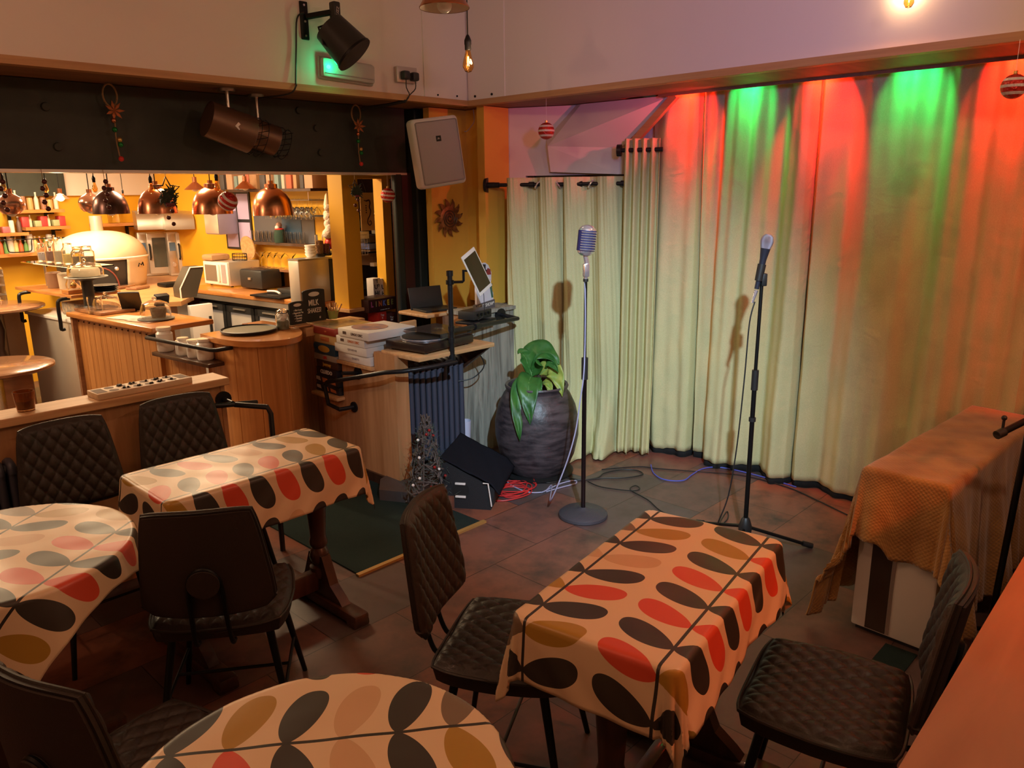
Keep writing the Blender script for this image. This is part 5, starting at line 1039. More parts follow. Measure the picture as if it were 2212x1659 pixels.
row(22,2.55,3.46,1.28,[('sauce_bottle','red sauce bottle on the long bottom shelf',.13,.02,(.6,.12,.04),'red sauce bottles on the bottom shelf'),('sauce_bottle','green-capped bottle on the long bottom shelf',.12,.02,(.12,.28,.08),'green bottles on the bottom shelf'),('paper_cup','pale cup stack on the long bottom shelf',.17,.026,(.62,.55,.5),'pale cup stacks on the bottom shelf'),('sauce_bottle','clear yellow bottle on the long bottom shelf',.14,.02,(.68,.5,.2),'yellow bottles on the bottom shelf')])
o=item('storage_jar','big clear jar on the shelf right of the oven flue',3.98,1.52,.17,.055,(0,0,0),m=M['glass'])
for x0 in (2.66,3.0,3.28):
    t=kthing('wire_basket',{2.66:'black wire basket at the left end of the long bottom shelf',3.0:'black wire basket in the middle of the long bottom shelf',3.28:'black wire basket at the right end of the long bottom shelf'}[x0],'basket',(x0,8.14,1.285)); b=B()
    b.tube([(-.15,0,.12),(-.11,0,.115),(-.10,0,.03),(-.07,0,.01),(.07,0,.01),(.10,0,.03),(.11,0,.115),(.15,0,.12)],.005,6,smooth=3); b.tube([(-.15,.08,.12),(.15,.08,.12)],.004,5); b.build('wires',M['black'],t)
# ---------------------------------------------------------------- hanging lamps and decorations
def pend_dome(label,px,py,w_px,v,m,on=False,form='dome'):
    p=at_v(px,py,v); s=mpp(p)*w_px/2; t=kthing('pendant_lamp',label,'pendant lamp',(p.x,p.y,p.z),0)
    if form=='dome': pr=[(1,0),(.99,.16),(.95,.46),(.87,.76),(.71,1.03),(.49,1.22),(.36,1.28),(.31,1.31),(.31,1.50),(.12,1.53)]
    elif form=='ball': pr=[(.62,0),(.85,.25),(1,.65),(.97,.95),(.8,1.25),(.5,1.45),(.15,1.52),(.12,1.7)]
    else: pr=[(1,0),(.9,.1),(.30,.62),(.2,.7),(.2,.9),(.1,.95)]
    b=B(); b.lathe([(r*s,z*s) for r,z in pr]+[(r*s*.93,z*s) for r,z in reversed(pr[:-2])],36,cap=False); b.build('lamp_shade',M[m],t)
    zt=pr[-1][1]*s; B().cyl((0,0,zt-.01),(0,0,2.34-p.z),.004,n=6).build('cord',M['black'],t); B().cyl((0,0,zt-.03),(0,0,zt+.02),.018).build('lamp_holder',M['copper'],t)
    bb=B().ball((0,0,s*.10+.01),.035,14).build('bulb',M['bulbglow'] if on else M['white2'],t)
    if on: l_=light('lamp_light','POINT',tuple(KM@V((p.x,p.y,p.z-.02))),on,(1,.75,.45),.04)
    return t
pend_dome('large copper dome pendant, rightmost of the row',590,465,87,5.0,'copper'); pend_dome('large copper dome pendant with a striped bauble in front of it',460,462,84,5.15,'copper')
pend_dome('large copper dome pendant behind the green star ornament',342,461,80,5.3,'copper'); pend_dome('large bronze-black dome pendant, darkest of the row',241,462,74,5.45,mat and 'darkcop' if 'darkcop' in M else M.setdefault('darkcop',mat('dark_bronze_shade',(.12,.06,.05),.3,.9)) and 'darkcop')
M['pinkg']=mat('rose_copper_shade',(.72,.38,.26),.2,.9)
pend_dome('rose copper ball-shaped pendant half hidden behind the dark dome',198,457,48,6.0,'pinkg',form='ball'); pend_dome('rose copper ball-shaped pendant at the left photo edge',26,462,54,5.4,'pinkg',form='ball')
pend_dome('lit cone pendant above the far left shelves',131,430,36,7.2,'pinkg',on=14,form='cone')
for px,py,lab in ((422,410,'small copper cone pendant right of the hoods'),(530,408,'small copper cone pendant in front of the high shelf, left one'),(645,404,'small copper cone pendant in front of the high shelf, right one')): pend_dome(lab,px,py,46,6.3,'copper',form='cone')
def edison(label,px,py,h_px,v=None,y=None,on=0,zc=2.34):
    if v: p=KM@at_v(px,py,v)
    else: p=aty(px,py,y)
    s=((p-EYE).dot(fwd))/FPX*h_px/.14*.14/.14; s=((p-EYE).dot(fwd))/FPX*h_px/.15
    t=thing('filament_bulb',label,'light bulb',p,0)
    B().lathe([(r*s,z*s) for r,z in [(0,-.0),(.018,.005),(.032,.03),(.031,.05),(.02,.09),(.013,.12),(.0125,.12),(.0185,.09),(.029,.05),(.030,.031),(.017,.008),(0,.004)]],20,cap=False).build('bulb_glass',M['glassb'],t)
    b=B(); 
    for k in (-1,1): b.cyl((k*.006*s,0,.035*s),(k*.003*s,0,.085*s),.0016*s,n=6)
    b.build('filament',M['bulbglow'] if on else M['gold'],t); b=B(); b.lathe([(r*s,z*s) for r,z in [(.016,.118),(.018,.122),(.018,.145),(.020,.15),(.020,.17),(.012,.19),(.006,.20)]],16); b.build('lamp_holder',M['iron'],t)
    B().cyl((0,0,.195*s),(0,0,max(.22*s,zc-p.z)),.003,n=6).build('cord',M['black'],t)
    return t
edison('clear filament bulb hanging over the dark dome pendant',206,416,27,v=5.2); edison('clear filament bulb in front of the hood, over a copper dome',328,419,29,v=5.1); edison('clear filament bulb just left of the striped bauble',470,415,30,v=4.9); edison('clear filament bulb by the yellow post',738,408,28,v=4.6)
edison('clear filament bulb at the left photo edge',8,414,30,v=5.0); edison('small filament bulb seen above the oven shelf',267,431,16,v=7.0); edison('clear filament bulb by the dark bead garland at the left',101,417,24,v=5.6)
edison('lit filament bulb hanging in front of the bulkhead corner boards',1012,157,57,y=3.2,on=1,zc=3.5)
p=aty(1962,16,1.3); t=edison('glowing filament bulb cut off by the top edge of the photo',1962,18,50,y=1.25,on=1,zc=3.5)
light('bulb_light','POINT',tuple(p+V((-.02,0,.06))),9,(1,.6,.3),.03); light('bulb_light','POINT',tuple(aty(1012,132,3.2)+V((0,-.05,0))),2.5,(1,.6,.3),.03)
t=thing('pendant_lamp','white-lined cone pendant at the top edge with an unlit round bulb','pendant lamp',aty(960,18,2.9),0)
B().lathe([(.115,0),(.116,.003),(.10,.03),(.035,.085),(.022,.10),(.020,.13),(.01,.14)],36,cap=False).build('lamp_shade',M['copper'],t); B().lathe([(.113,.001),(.098,.027),(.033,.082)],36,cap=False).build('shade_lining',M['copperw'],t); B().ball((0,0,.012),.034,18).build('bulb',M['white2'],t); B().cyl((0,0,.13),(0,0,.85),.004).build('cord',M['black'],t)
def bauble(label,p,r,top,tilt=0):
    t=thing('striped_bauble',label,'bauble',p,0,'red and white striped baubles')
    b=B().ball((0,0,0),r,28); b.build('ball',M['redglit'],t,60)
    b=B()
    for z in (-.55,0.02,.55):
        q=[(r*1.006*math.sqrt(max(0,1-(z+dz)**2)),r*1.006*(z+dz)) for dz in (-.11,-.05,.05,.11)]; b.lathe(q,28,None,False)
    o=b.build('white_stripes',M['whiteglit'],t,60); o.rotation_euler=(rad(tilt),rad(tilt*.5),0)
    B().cyl((0,0,r),(0,0,r+.012),.008).build('cap',M['gold'],t); B().cyl((0,0,r+.01),(0,0,top-p[2]),.0009,n=5).build('string',M['white2'],t)
    return t
bauble('red and white striped bauble hanging near the speaker, above the eyelet curtain',atx(1180,283,3.90),.052,ZT); bauble('dark striped bauble at the upper right edge in front of the red-lit curtain',atx(2190,187,3.80),.048,ZT)
bauble('striped bauble with diagonal bands in front of a copper pendant',aty(492,435,4.46),.056,1.93,40); bauble('striped bauble with level bands left of the dark green post',aty(838,422,4.46),.050,1.93,6)
def bellpull(label,px,py0,py1,y):
    top=aty(px,py0,y); bot=aty(px+8,py1,y); t=thing('bell_garland',label,'Christmas decoration',top,0); L=top.z-bot.z
    b=B(); n=20; b.tube([(.035*cos(a),0,-.055+.055*sin(a)) for a in [k*2*PI/n for k in range(n)]],.005,6,closed=True); b.build('rope_loop',mat('rope_gold',(.32,.20,.09),.7,bump=(80,1)) if 'rope' not in M else M['rope'],t)
    b=B()
    for k in range(7):
        a=k*2*PI/7; d_=V((cos(a),0,sin(a))); n_=V((-sin(a),0,cos(a))); c=V((.01,-.01,-.13)); b.faces([c,c+d_*.025+n_*.009,c+d_*.05+V((0,-.008,0)),c+d_*.025-n_*.009],[(0,1,2,3)])
    b.build('ribbon_flower',M['flow'],t,mods=.002); b=B(); b.tube([(0,0,-.12),(.008,0,-.2),(.004,0,-.27),(.012,0,-L)],.0035,6,smooth=4); b.build('rope_tail',M['rope'],t)
    for (x,z,m_) in ((.0,-.18,'copper'),(.0,-.225,'green'),(.018,-.275,'gold'),(.02,-.30,'green'),(.014,-L,'red')): B().ball((x,-.008,z),.014,12).build('bell',M[m_],t,label={'copper':'copper bell','green':'green bell','gold':'gold bell','red':'red bell'}[m_])
M['rope']=mat('rope_gold',(.32,.20,.09),.7,bump=(80,1)); M['flow']=mat('orange_ribbon',(.50,.16,.05),.5,.2)
bellpull('bell garland with an orange ribbon on the green beam, left one',234,181,343,4.44); bellpull('bell garland with an orange ribbon flower on the green beam, next to the speaker',768,227,354,4.44)
def starorn(label,px,py,y,bells=3,s=1.0):
    p=aty(px,py,y); t=thing('star_ornament',label,'Christmas decoration',p,0); b=B(); pts=[]
    for k in range(10): a=PI/2+k*PI/5; r=(.075 if k%2==0 else .035)*s; pts.append((r*cos(a),0,r*sin(a)-.06*s))
    b.tube(pts,.0045,6,closed=True); b.build('twig_star',M['dkwood'],t); b=B(); random.seed(int(px))
    for k in range(110): a=random.uniform(0,2*PI); r=random.uniform(.01,.045)*s; c=V((r*cos(a),-.01,-.09*s+r*sin(a))); b.cyl(c,c+V((random.uniform(-.03,.03),-.012,random.uniform(-.03,.03))),.006,.002,5)
    b.build('greenery',mat('dark_greenery',(.03,.04,.02),.8) if 'dg' not in M else M['dg'],t)
    B().box((0,-.02,-.135*s),(.05*s,.02,.022*s),bev=.006).build('red_bow',mat('dark_red_bow',(.12,.01,.015),.6),t)
    for k in range(bells): B().ball((.012*(-1)**k,-.01,-.17*s-.035*k),.012,10).build('bell',mat('dull_bell',(.10,.03,.025),.3,.5) if 'db' not in M else M['db'],t)
    B().cyl((0,0,.01*s),(0,0,1.93-p.z),.0012,n=5).build('string',M['white2'],t)
M['dg']=mat('dark_greenery',(.03,.04,.02),.8); M['db']=mat('dull_bell',(.10,.03,.025),.3,.5)
starorn('twig star ornament with dark greenery and a red bow, in front of the hoods',358,388,4.45,3); starorn('smaller dark star ornament hanging beside the yellow post',766,392,4.45,3,.7)
for px,lab in ((225,'string of dark bells hanging over the bronze dome pendant'),(92,'string of dark bells in front of the far left shelves'),(2,'string of dark bells at the left photo edge')):
    p=aty(px,388,4.46); t=thing('bell_string',lab,'Christmas decoration',p,0); B().cyl((0,0,-.15),(0,0,1.93-p.z),.0015,n=5).build('string',M['rope'],t)
    for k in range(5): B().ball((.006*(-1)**k,0,-.01-.033*k),.013,10).build('bell',M['db'],t)
# ---------------------------------------------------------------- bulkhead fittings
def aB(px,py): return aty(px,py,4.1)
t=thing('wall_spotlight','black wall-mounted stage spotlight on the left bulkhead, pointing down right','spotlight',(0,0,0))
p0=aB(656,45); b=B(); b.box((p0.x,4.094,p0.z),(.05,.012,.20),bev=.005); b.build('mounting_plate',M['black'],t)
for dz in (.08,-.005,-.08): B().cyl((p0.x,4.09,p0.z+dz),(p0.x,4.084,p0.z+dz),.006).build('screw',M['steel'],t)
a=V((p0.x+.01,4.08,p0.z+.02)); e=V((p0.x+.095,3.93,p0.z+.035)); b=B(); b.tube([a,a.lerp(e,.5),e],.017,8); b.build('arm',M['black'],t)
B().box((e.x,e.y,e.z-.015),(.045,.05,.13),bev=.008).build('knuckle',M['blackp'],t); text('BUZZ',.022,M['lgrey'],t,T(e.x-.0,e.y-.026,e.z-.005)@RY(-80)@FX) 
c0=V((e.x-.01,e.y-.01,e.z-.12)); c1=c0+V((.06,-.07,-.10)); h_=B(); h_.cyl(c0+V((-.02,.03,.04)),c1,.092,.112,28); h_.build('lamp_housing',M['blackp'],t); B().cyl(c1,c1+(c1-c0).normalized()*.012,.116,.116,28).build('front_ring',M['black'],t)
B().tube([e+V((0,0,-.05)),c0+V((-.09,.03,.03)),c0+V((-.085,0,-.06)),c0.lerp(c1,.5)+V((-.07,0,-.04))],.006,6).build('yoke',M['black'],t)
cable('black cable dropping from the wall spotlight over the wooden trim',[(p0.x-.005,4.085,p0.z+.04),(p0.x-.055,4.08,p0.z+.0),(p0.x-.07,4.085,p0.z-.15),(p0.x-.095,4.075,p0.z-.33),(p0.x-.11,4.05,ZT+.02),(p0.x-.13,4.1,ZT-.02),(p0.x-.2,4.3,ZT-.03)],.005,'blackp')
t=thing('emergency_light','rectangular emergency light box glowing green behind the spotlight','emergency light',(0,0,0)); p=aB(745,155)
mm=T(p.x,4.088,p.z)@RY(2); B().box((0,0,0),(.385,.024,.125),mm,bev=.012).build('base',mat('grey_white_plastic',(.42,.40,.36),.4),t); B().box((0,-.022,.0),(.365,.04,.105),mm,bev=.014).build('diffuser',mat('frosted_diffuser',(.48,.46,.42),.35,bump=(200,.2)),t); B().box((0,-.044,-.03),(.34,.004,.004),mm).build('ridge',M['grey'],t)
q=B().ball((p.x-.155,4.035,p.z+.005),.011,10).build('green_led',mat('green_led_glow',(.02,1,.35),.4,emit=14),t,label='glowing green indicator')
light('green_indicator','POINT',(p.x-.15,4.0,p.z+.01),.55,(.02,1,.35),.01)
t=thing('double_socket','metal double socket with two black plugs on the bulkhead','power socket',(0,0,0)); p=aB(872,163)
B().box((p.x,4.085,p.z),(.155,.03,.09),bev=.004).build('back_box',M['socket'],t); B().box((p.x,4.068,p.z),(.16,.004,.094),bev=.002).build('face_plate',M['socket'],t)
for s_ in (-.03,.042): 
    pl_=B().box((p.x+s_,4.045,p.z-.008-s_*.05),(.052,.045,.052),bev=.012).build('plug',M['blackp'],t); B().tube([(p.x+s_,4.04,p.z-.03),(p.x+s_+.004,4.045,p.z-.08),(p.x+.0,4.05,ZT+.03),(p.x-.02,4.07,ZT-.01)],.0035,6,smooth=3).build('flex',M['blackp'],pl_)
B().tube([(p.x-.02,4.07,ZT-.005),(p.x-.06,4.2,ZT-.02),(p.x-.12,4.4,ZT-.03)],.010,6).build('cord_bundle',M['blackp'],t)
# twin can spotlights under the soffit
for k,(px,py,sc,dx,lab) in enumerate(((497,275,1.0,0,'brown metal can spotlight with a wire guard under the beam soffit, left one'),(560,292,.85,.0,'darker can spotlight right behind the first one under the soffit'))):
    p=aty(px,py,4.28+k*.14); t=thing('can_spotlight',lab,'spotlight',(0,0,0)); dv=V((.92,-.10,-.30)).normalized(); r=.098*sc; a=p-dv*.13*sc; c=p+dv*.12*sc
    B().cyl(a,c,r,r*1.06,28).build('can',M['canb'] if 'canb' in M else M.setdefault('canb',mat('bronze_can',(.16,.09,.055),.4,.6)),t)
    B().cyl(c,c+dv*.004,r*.98,r*.98,28).build('lens',mat('grey_lens',(.28,.26,.24),.5) if 'lens' not in M else M['lens'],t); M['lens']=t.children[-1].data.materials[0] if t.children else mat('grey_lens',(.28,.26,.24),.5)
    mq=T(*c)@dv.to_track_quat('Z','Y').to_matrix().to_4x4(); b=B()
    for z in (.02,.06): b.tube([mq@V((r*1.08*cos(u),r*1.08*sin(u),z)) for u in [g*PI/12 for g in range(24)]],.002,5,closed=True)
    for g in range(6): b.cyl(mq@V((r*1.08*cos(g*PI/3),r*1.08*sin(g*PI/3),0)),mq@V((r*1.08*cos(g*PI/3),r*1.08*sin(g*PI/3),.06)),.002,n=5)
    for g in range(-2,3): b.cyl(mq@V((-r,g*r*.4,.062)),mq@V((r,g*r*.4,.062)),.0018,n=5)
    b.build('wire_guard',M['black'],t); B().cyl(p+V((0,0,r*.9)),(p.x,p.y,ZT-.01),.010).build('stem',M['steel'],t); B().cyl((p.x,p.y,ZT-.012),(p.x,p.y,ZT+.003),.045).build('ceiling_plate',M['steel'],t)
    if k==0:
        q=B().box((0,0,.0),(.03,.03,.001)); o=q.build('sticker',M['paperw'],t); side=V((-.1,-1,-.1)).normalized(); o.matrix_world=T(*(p+V((.0,-r*1.03,0))))@RX(90)@RZ(45)
# wall speaker
t=thing('wall_speaker','white wall speaker with a grey grille, tilted in the corner','speaker',(0,0,0))
c=[aty(888,262,3.98),aty(990,243,3.90),aty(1010,397,3.88),aty(912,407,3.96)]; cx=sum(c,V())/4; xd=((c[1]-c[0])+(c[2]-c[3])).normalized(); yd=((c[0]-c[3])+(c[1]-c[2])); W2=((c[1]-c[0]).length+(c[2]-c[3]).length)/2; H2=yd.length/2; yd.normalize(); yd=(yd-xd*yd.dot(xd)).normalized(); zd=xd.cross(yd)
if zd.dot(EYE-cx)<0: zd=-zd
mm=MX((( *(xd),),(*yd,),(*zd,))).transposed().to_4x4(); mm=T(*cx)@mm
B().box((0,0,-.05),(W2,H2,.10),mm,bev=.028,seg=4).build('case',M['lgrey'],t,40); B().box((0,0,.001),(W2*.88,H2*.90,.010),mm,bev=.012,seg=3).build('grille',M['grey'],t,40)
B().box((0,.35*H2*.55,.0075),(.034,.034,.003),mm).build('badge',M['black'],t); text('JBL',.013,M['lgrey'],t,mm@T(0,.35*H2*.55,.0095),ext=.0003)
B().box((0,.1,-.20),(.05,.05,.20),mm).build('bracket',M['lgrey'],t)
cable('pinkish speaker cable looping in the corner beside the speaker',[tuple(atx(1022,236,3.95)),tuple(atx(1024,262,3.95)),tuple(atx(1010,282,3.95)),tuple(atx(1003,284,3.93))],.004,'socket')
# sun ornament
p=aty(970,471,4.28); t=thing('sun_wall_ornament','dark metal sun ornament with a spiral centre on the yellow wall','wall ornament',(p.x,4.285,p.z)); s_=.137
b=B(); bz=M['bz']=mat('bronze_sun',(.16,.075,.03),.45,.6,var=(30,(.35,.18,.07),3))
for k in range(12):
    a=k*PI/6+.1; pts=[(.55,-.16),(.75,-.13),(.9,-.02),(1.0,.14),(.86,.10),(.7,.12),(.55,.14)]; ca,sa=cos(a),sin(a); b.prism([((x*ca-y*sa)*s_,(x*sa+y*ca)*s_) for x,y in pts],0,.008,RX(90))
b.build('rays',bz,t); b=B(); b.lathe([(.58*s_,0),(.6*s_,.008),(.5*s_,.014),(0,.012)],30,RX(90)); b.build('disc',bz,t); b=B(); b.tube([((.06+.44*k/60)*s_*cos(k*.32),-.016,(.06+.44*k/60)*s_*sin(k*.32)) for k in range(60)],.004,6); b.build('spiral',M['dkwood'],t)
# laptop shelf, turntable shelf etc
t=thing('corner_shelf','small pine shelf in the corner holding the black laptop','shelf',(0,0,0)); sp=atz(1000,682,.985)
B().box2((3.36,4.02,.965),(3.80,4.34,.99),bev=.01).build('board',M['pine'],t); B().box2((3.52,4.02,.70),(3.86,4.05,.965)).build('support',M['dtop'],t)
t=thing('laptop','black laptop standing open on the corner shelf','laptop',(3.55,4.16,.991),-8); B().box((0,0,.008),(.26,.18,.014),bev=.003).build('keyboard_base',M['blackp'],t); B().box((0,.09,.09),(.27,.008,.17),m=T(0,.01,0)@RX(-12),bev=.003).build('screen_lid',M['blackp'],t)
t=thing('turntable_shelf','pale wooden shelf on a triangular bracket carrying the turntable','shelf',(0,0,0)); B().box2((2.785,3.42,.845),(3.40,3.78,.872),bev=.004).build('board',M['pine'],t)
b=B(); b.faces([(x,y,z) for x in (3.36,3.38) for y,z in ((3.78,.60),(3.78,.84),(3.44,.84))],[(0,1,2),(5,4,3),(0,3,4,1),(1,4,5,2),(2,5,3,0)]); b.build('bracket',M['dkwood'],t)
t=thing('turntable','black record turntable under a dark lid on the pale shelf','turntable',(3.05,3.63,.873),6)
B().box((0,0,.035),(.44,.33,.05),bev=.008).build('plinth',mat('dark_red_black_plinth',(.02,.012,.010),.3),t); B().lathe([(.14,.06),(.145,.065),(.145,.072),(0,.074)],40,T(-.05,0,0)).build('platter',M['chrome'],t); B().lathe([(.138,.075),(.138,.077),(.02,.0775)],40,T(-.05,0,0)).build('record',M['blackp'],t)
B().tube([(.15,.10,.085),(.14,.0,.09),(.06,-.06,.085)],.005,6,smooth=3).build('tonearm',M['chrome'],t)
for x in (-.18,.18):
    for y in (-.13,.13): B().cyl((x,y,0),(x,y,.012),.018).build('foot',M['blackp'],t)
b=B(); b.box((.07,0,.10),(.28,.31,.003)); b.box((.07,-.155,.085),(.28,.003,.03)); b.build('lid',mat('smoked_lid',(.05,.04,.04),.1,alpha=.65),t)
t=thing('small_mixer','small black mixer box with knobs above the pipe rail','audio mixer',(3.50,3.70,.985),10); B().box((0,0,.03),(.20,.13,.055),bev=.004).build('case',M['blackp'],t)
for k in range(4): B().cyl((-.06+.04*k,-.066,.035),(-.06+.04*k,-.076,.035),.009).build('knob',M['black'],t)
t=thing('tray_bracket','dark tray arm under the mixer box','bracket',(3.50,3.69,.955),10); B().box((0,0,.015),(.26,.15,.018),bev=.006).build('tray',M['iron'],t); B().cyl((0,.05,-.05),(0,.05,.008),.015).build('post',M['iron'],t)
# pipe rail with upright
t=thing('pipe_rail','black iron pipe handrail running from the game boxes past the radiator to the grey boards','rail',(0,0,0))
g=lambda px,py,y:aty(px,py,y)
r1=atx(706,823,2.66); r2=atx(866,798,2.66); r0=atx(714,872,2.66); 
A1=V((2.64,r1.y,r1.z)); A2=V((2.64,3.56,.79)); A3=V((2.70,3.47,.80)); 
b=B(); b.tube([(2.77,r0.y-.12,r0.z-.02),(2.66,r0.y-.1,r0.z-.02),(2.645,r0.y,r0.z),(2.64,r1.y,r1.z-.02),(2.64,r1.y-.03,r1.z),A2,A3,(2.86,3.38,.815),(3.02,3.36,.82)],.0135,10); b.build('lower_rail',M['iron'],t)
b=B(); b.cyl((2.76,r0.y-.12,r0.z-.02),(2.75,r0.y-.12,r0.z-.02),.035); b.build('flange',M['iron'],t); b=B(); b.cyl((2.76,3.99,.70),(2.75,3.99,.70),.04).cyl((2.76,3.99,.70),(2.64,3.99,.72),.012); b.build('flange',M['iron'],t)
u0=aty(977,778,3.42); u1=aty(970,585,3.42); b=B(); b.cyl((u0.x,3.42,u0.z),(u0.x,3.42,u1.z),.0155); 
for zz in (u0.z+.02,u0.z+.12,u0.z+.19,u1.z-.015): b.cyl((u0.x,3.42,zz-.015),(u0.x,3.42,zz+.015),.020)
b.build('upright',M['iron'],t); b=B(); b.tube([(u0.x,3.42,u0.z),(u0.x-.06,3.40,u0.z),(3.02,3.36,.82)],.0135,8); b.build('elbow_pipe',M['iron'],t)
w0=V((u0.x,3.42,aty(977,715,3.42).z)); w1=aty(1118,688,3.62); b=B(); b.tube([w0,(w0.x+(w1.x-w0.x)*.5,3.52,(w0.z+w1.z)/2),w1,(w1.x+.0,3.78,w1.z+.01)],.0145,10); b.build('upper_rail',M['iron'],t)
b=B(); b.cyl((w1.x,3.775,w1.z+.01),(w1.x,3.795,w1.z+.01),.045); b.build('flange',M['iron'],t); b=B(); mid=w0.lerp(w1,.35); b.cyl(mid-(w1-w0).normalized()*.03,mid+(w1-w0).normalized()*.03,.022); b.build('coupling',M['iron'],t)
# tablet on arm
t=thing('tablet','white tablet tilted on a black clamp arm beside the upright pipe','tablet',(0,0,0)); tp=aty(1030,587,3.40); u_=vr; v_=V((0,0,1)); tm=T(*tp)@MX(((vr.x,-vf.x,0),(vr.y,-vf.y,0),(0,0,1))).to_4x4()
tm=T(*tp)@RZ(math.degrees(math.atan2(vr.y,vr.x)))@RZ(48)@RX(-8)@RY(-26)
B().box((0,0,0),(.13,.008,.27),tm,bev=.004).build('frame',M['white2'],t); B().box((0,-.0048,0),(.112,.001,.225),tm).build('display',mat('dark_olive_display',(.05,.035,.015),.08),t)
cl=aty(970,610,3.42); b=B(); b.cyl((u0.x,3.42,cl.z-.012),(u0.x,3.42,cl.z+.012),.024); b.tube([(u0.x,3.42,cl.z),(u0.x+.09,3.41,cl.z-.005),(u0.x+.10,3.41,cl.z+.0),(u0.x+.10,3.41,cl.z+.065)],.008,8); b.tube([(u0.x+.10,3.41,cl.z+.06),tuple(tp)],.006,6); b.build('clamp_arm',M['black'],t)
cable('thin black charging lead hanging under the tablet',[tuple(tp+V((.05,0,-.11))),tuple(tp+V((.055,.0,-.17))),tuple(tp+V((.06,.01,-.27))),tuple(tp+V((.03,.03,-.30)))],.002,'blackp')
cable('black leads looping down behind the turntable shelf',[(3.20,3.6,.84),(3.36,3.55,.80),(3.43,3.55,.70),(3.38,3.6,.62),(3.30,3.66,.60)],.004,'blackp')
# snowmen
sb=aty(1045,664,3.86); t=thing('snowman_sign','wooden cut-out of two snowmen above the words LET IT SNOW','sign',(sb.x-.01,3.86,1.011),0)
K_=.0029; bx=lambda x,z:((x-1047)*K_,(664-z)*K_)
wm=mat('lilac_white_paint',(.66,.64,.72),.6); sil=[(1022,656),(1022,600),(1030,585),(1034,560),(1052,556),(1062,562),(1072,580),(1071,600),(1068,610),(1077,630),(1077,652)]
B().prism([bx(*q) for q in sil][::-1],0,.018,RX(90)).build('snowmen_board',wm,t); 
B().prism([bx(*q) for q in ((1015,664),(1078,664),(1078,645),(1015,653))],0,.03,RX(90)).build('word_plank',mat('grey_plank',(.10,.085,.09),.7),t); text('LET IT SNOW*',.034,M['white2'],t,T(*(bx(1048,656)[0],-.031,bx(1048,656)[1]))@RY(-5)@FX,squash=.72)
M['bk']=mat('black_paint',(.02,.02,.025),.6); sc_=M['scf']=mat('red_scarf_paint',(.25,.03,.03),.7); gs_=mat('green_scarf_paint',(.05,.13,.09),.7); ca_=mat('carrot_paint',(.5,.2,.08),.6)
def pp(name,pts,m_,z=.019): B().prism([bx(*q) for q in pts],z-.001,z+.002,RX(90)).build(name,m_,t)
pp('top_hat',((1038,577),(1055,578),(1056,573),(1052,572),(1053,560),(1042,559),(1042,572),(1036,573)),M['bk']); pp('red_hat',((1054,585),(1070,585),(1068,573),(1060,569),(1054,577)),sc_)
pp('red_scarf',((1045,597),(1055,597),(1053,606),(1056,616),(1050,617),(1049,606)),sc_); pp('green_scarf',((1058,606),(1074,607),(1072,615),(1076,640),(1071,641),(1066,616)),gs_); pp('carrot_nose',((1043,588),(1051,591),(1044,593)),ca_); pp('carrot_nose',((1059,594),(1068,597),(1060,599)),ca_)
# pale block beside turntable
q=B().box((0,0,.045),(.14,.02,.09),bev=.006).build('wood_block',M['pine']); q.location=(3.24,4.08,.87); q.rotation_euler=(0,0,.05); tag(q,'small upright pine block behind the turntable, against the green post','wood block')
q=B().box2((3.05,4.0,.60),(3.45,4.3,.86)).build('block_shelf',M['dkwood']); tag(q,'dark wooden ledge behind the turntable carrying the pine block','ledge')
# ---------------------------------------------------------------- board games
def wgame(label,x0,x1,y0,y1,z0,z1,m,words=(),fx='x'):
    """box standing in room axes; lettering on the side facing -x"""
    w_=y1-y0; q=B().box((0,0,(z1-z0)/2),(x1-x0,w_,z1-z0),bev=.0025).build('board_game_box',m); q.location=((x0+x1)/2,(y0+y1)/2,z0); tag(q,label,'board game')
    for (s,y,z,sc,mm,bd) in words: text(s,sc*(z1-z0),mm,q,T(-(x1-x0)/2-.0006,-y*w_,z*(z1-z0))@FU,bold=bd)
    return q
K_c=lambda n,c:mat(n,c,.45)
wb=K_c('white_game_card',(.74,.70,.66)); dk=K_c('print_dark',(.10,.06,.05)); gy=K_c('print_grey',(.35,.30,.30)); orr=K_c('print_orange',(.6,.2,.07)); wh=M['white2']; rd=M['red']; yl=K_c('print_yellow',(.7,.45,.08)); bl_=K_c('deep_blue',(.02,.08,.20))
wgame('white game box reading QUARTO, lowest of the right-hand stack',2.745,2.97,3.84,4.18,.764,.818,wb,[('QUARTO',.05,.5,.34,gy,.0003),('———',-.28,.5,.2,gy,0)])
wgame('white game box reading QUORIDOR, second from the bottom of the right-hand stack',2.735,2.96,3.86,4.20,.820,.874,wb,[('QUORIDOR',.06,.5,.34,gy,.0003)])
wgame('white game box with printed letters, second from the top of the right-hand stack',2.73,2.98,3.87,4.17,.876,.926,wb,[('LINGO DISC',.12,.5,.44,orr,.0006),('888',-.28,.5,.5,dk,.001)])
q=wgame('white game box on top of the right-hand stack, under the swirl picture',2.72,3.08,3.81,4.13,.928,.978,wb,[('LINGO DISC',.12,.5,.44,dk,.0006),('888',-.28,.5,.5,dk,.001)])
b=B(); b.lathe([(.11,.0515),(.11,.0522),(.0,.0522)],30,T(-.03,.03,0)@S(1,1.1,1)); b.build('cover_swirl',mat('swirl_print',(.20,.16,.25),.4,var=(14,(.55,.30,.18),4)),q,label='swirl picture on the lid')
LX=2.74
gx=lambda px,py:atx(px,py,LX)
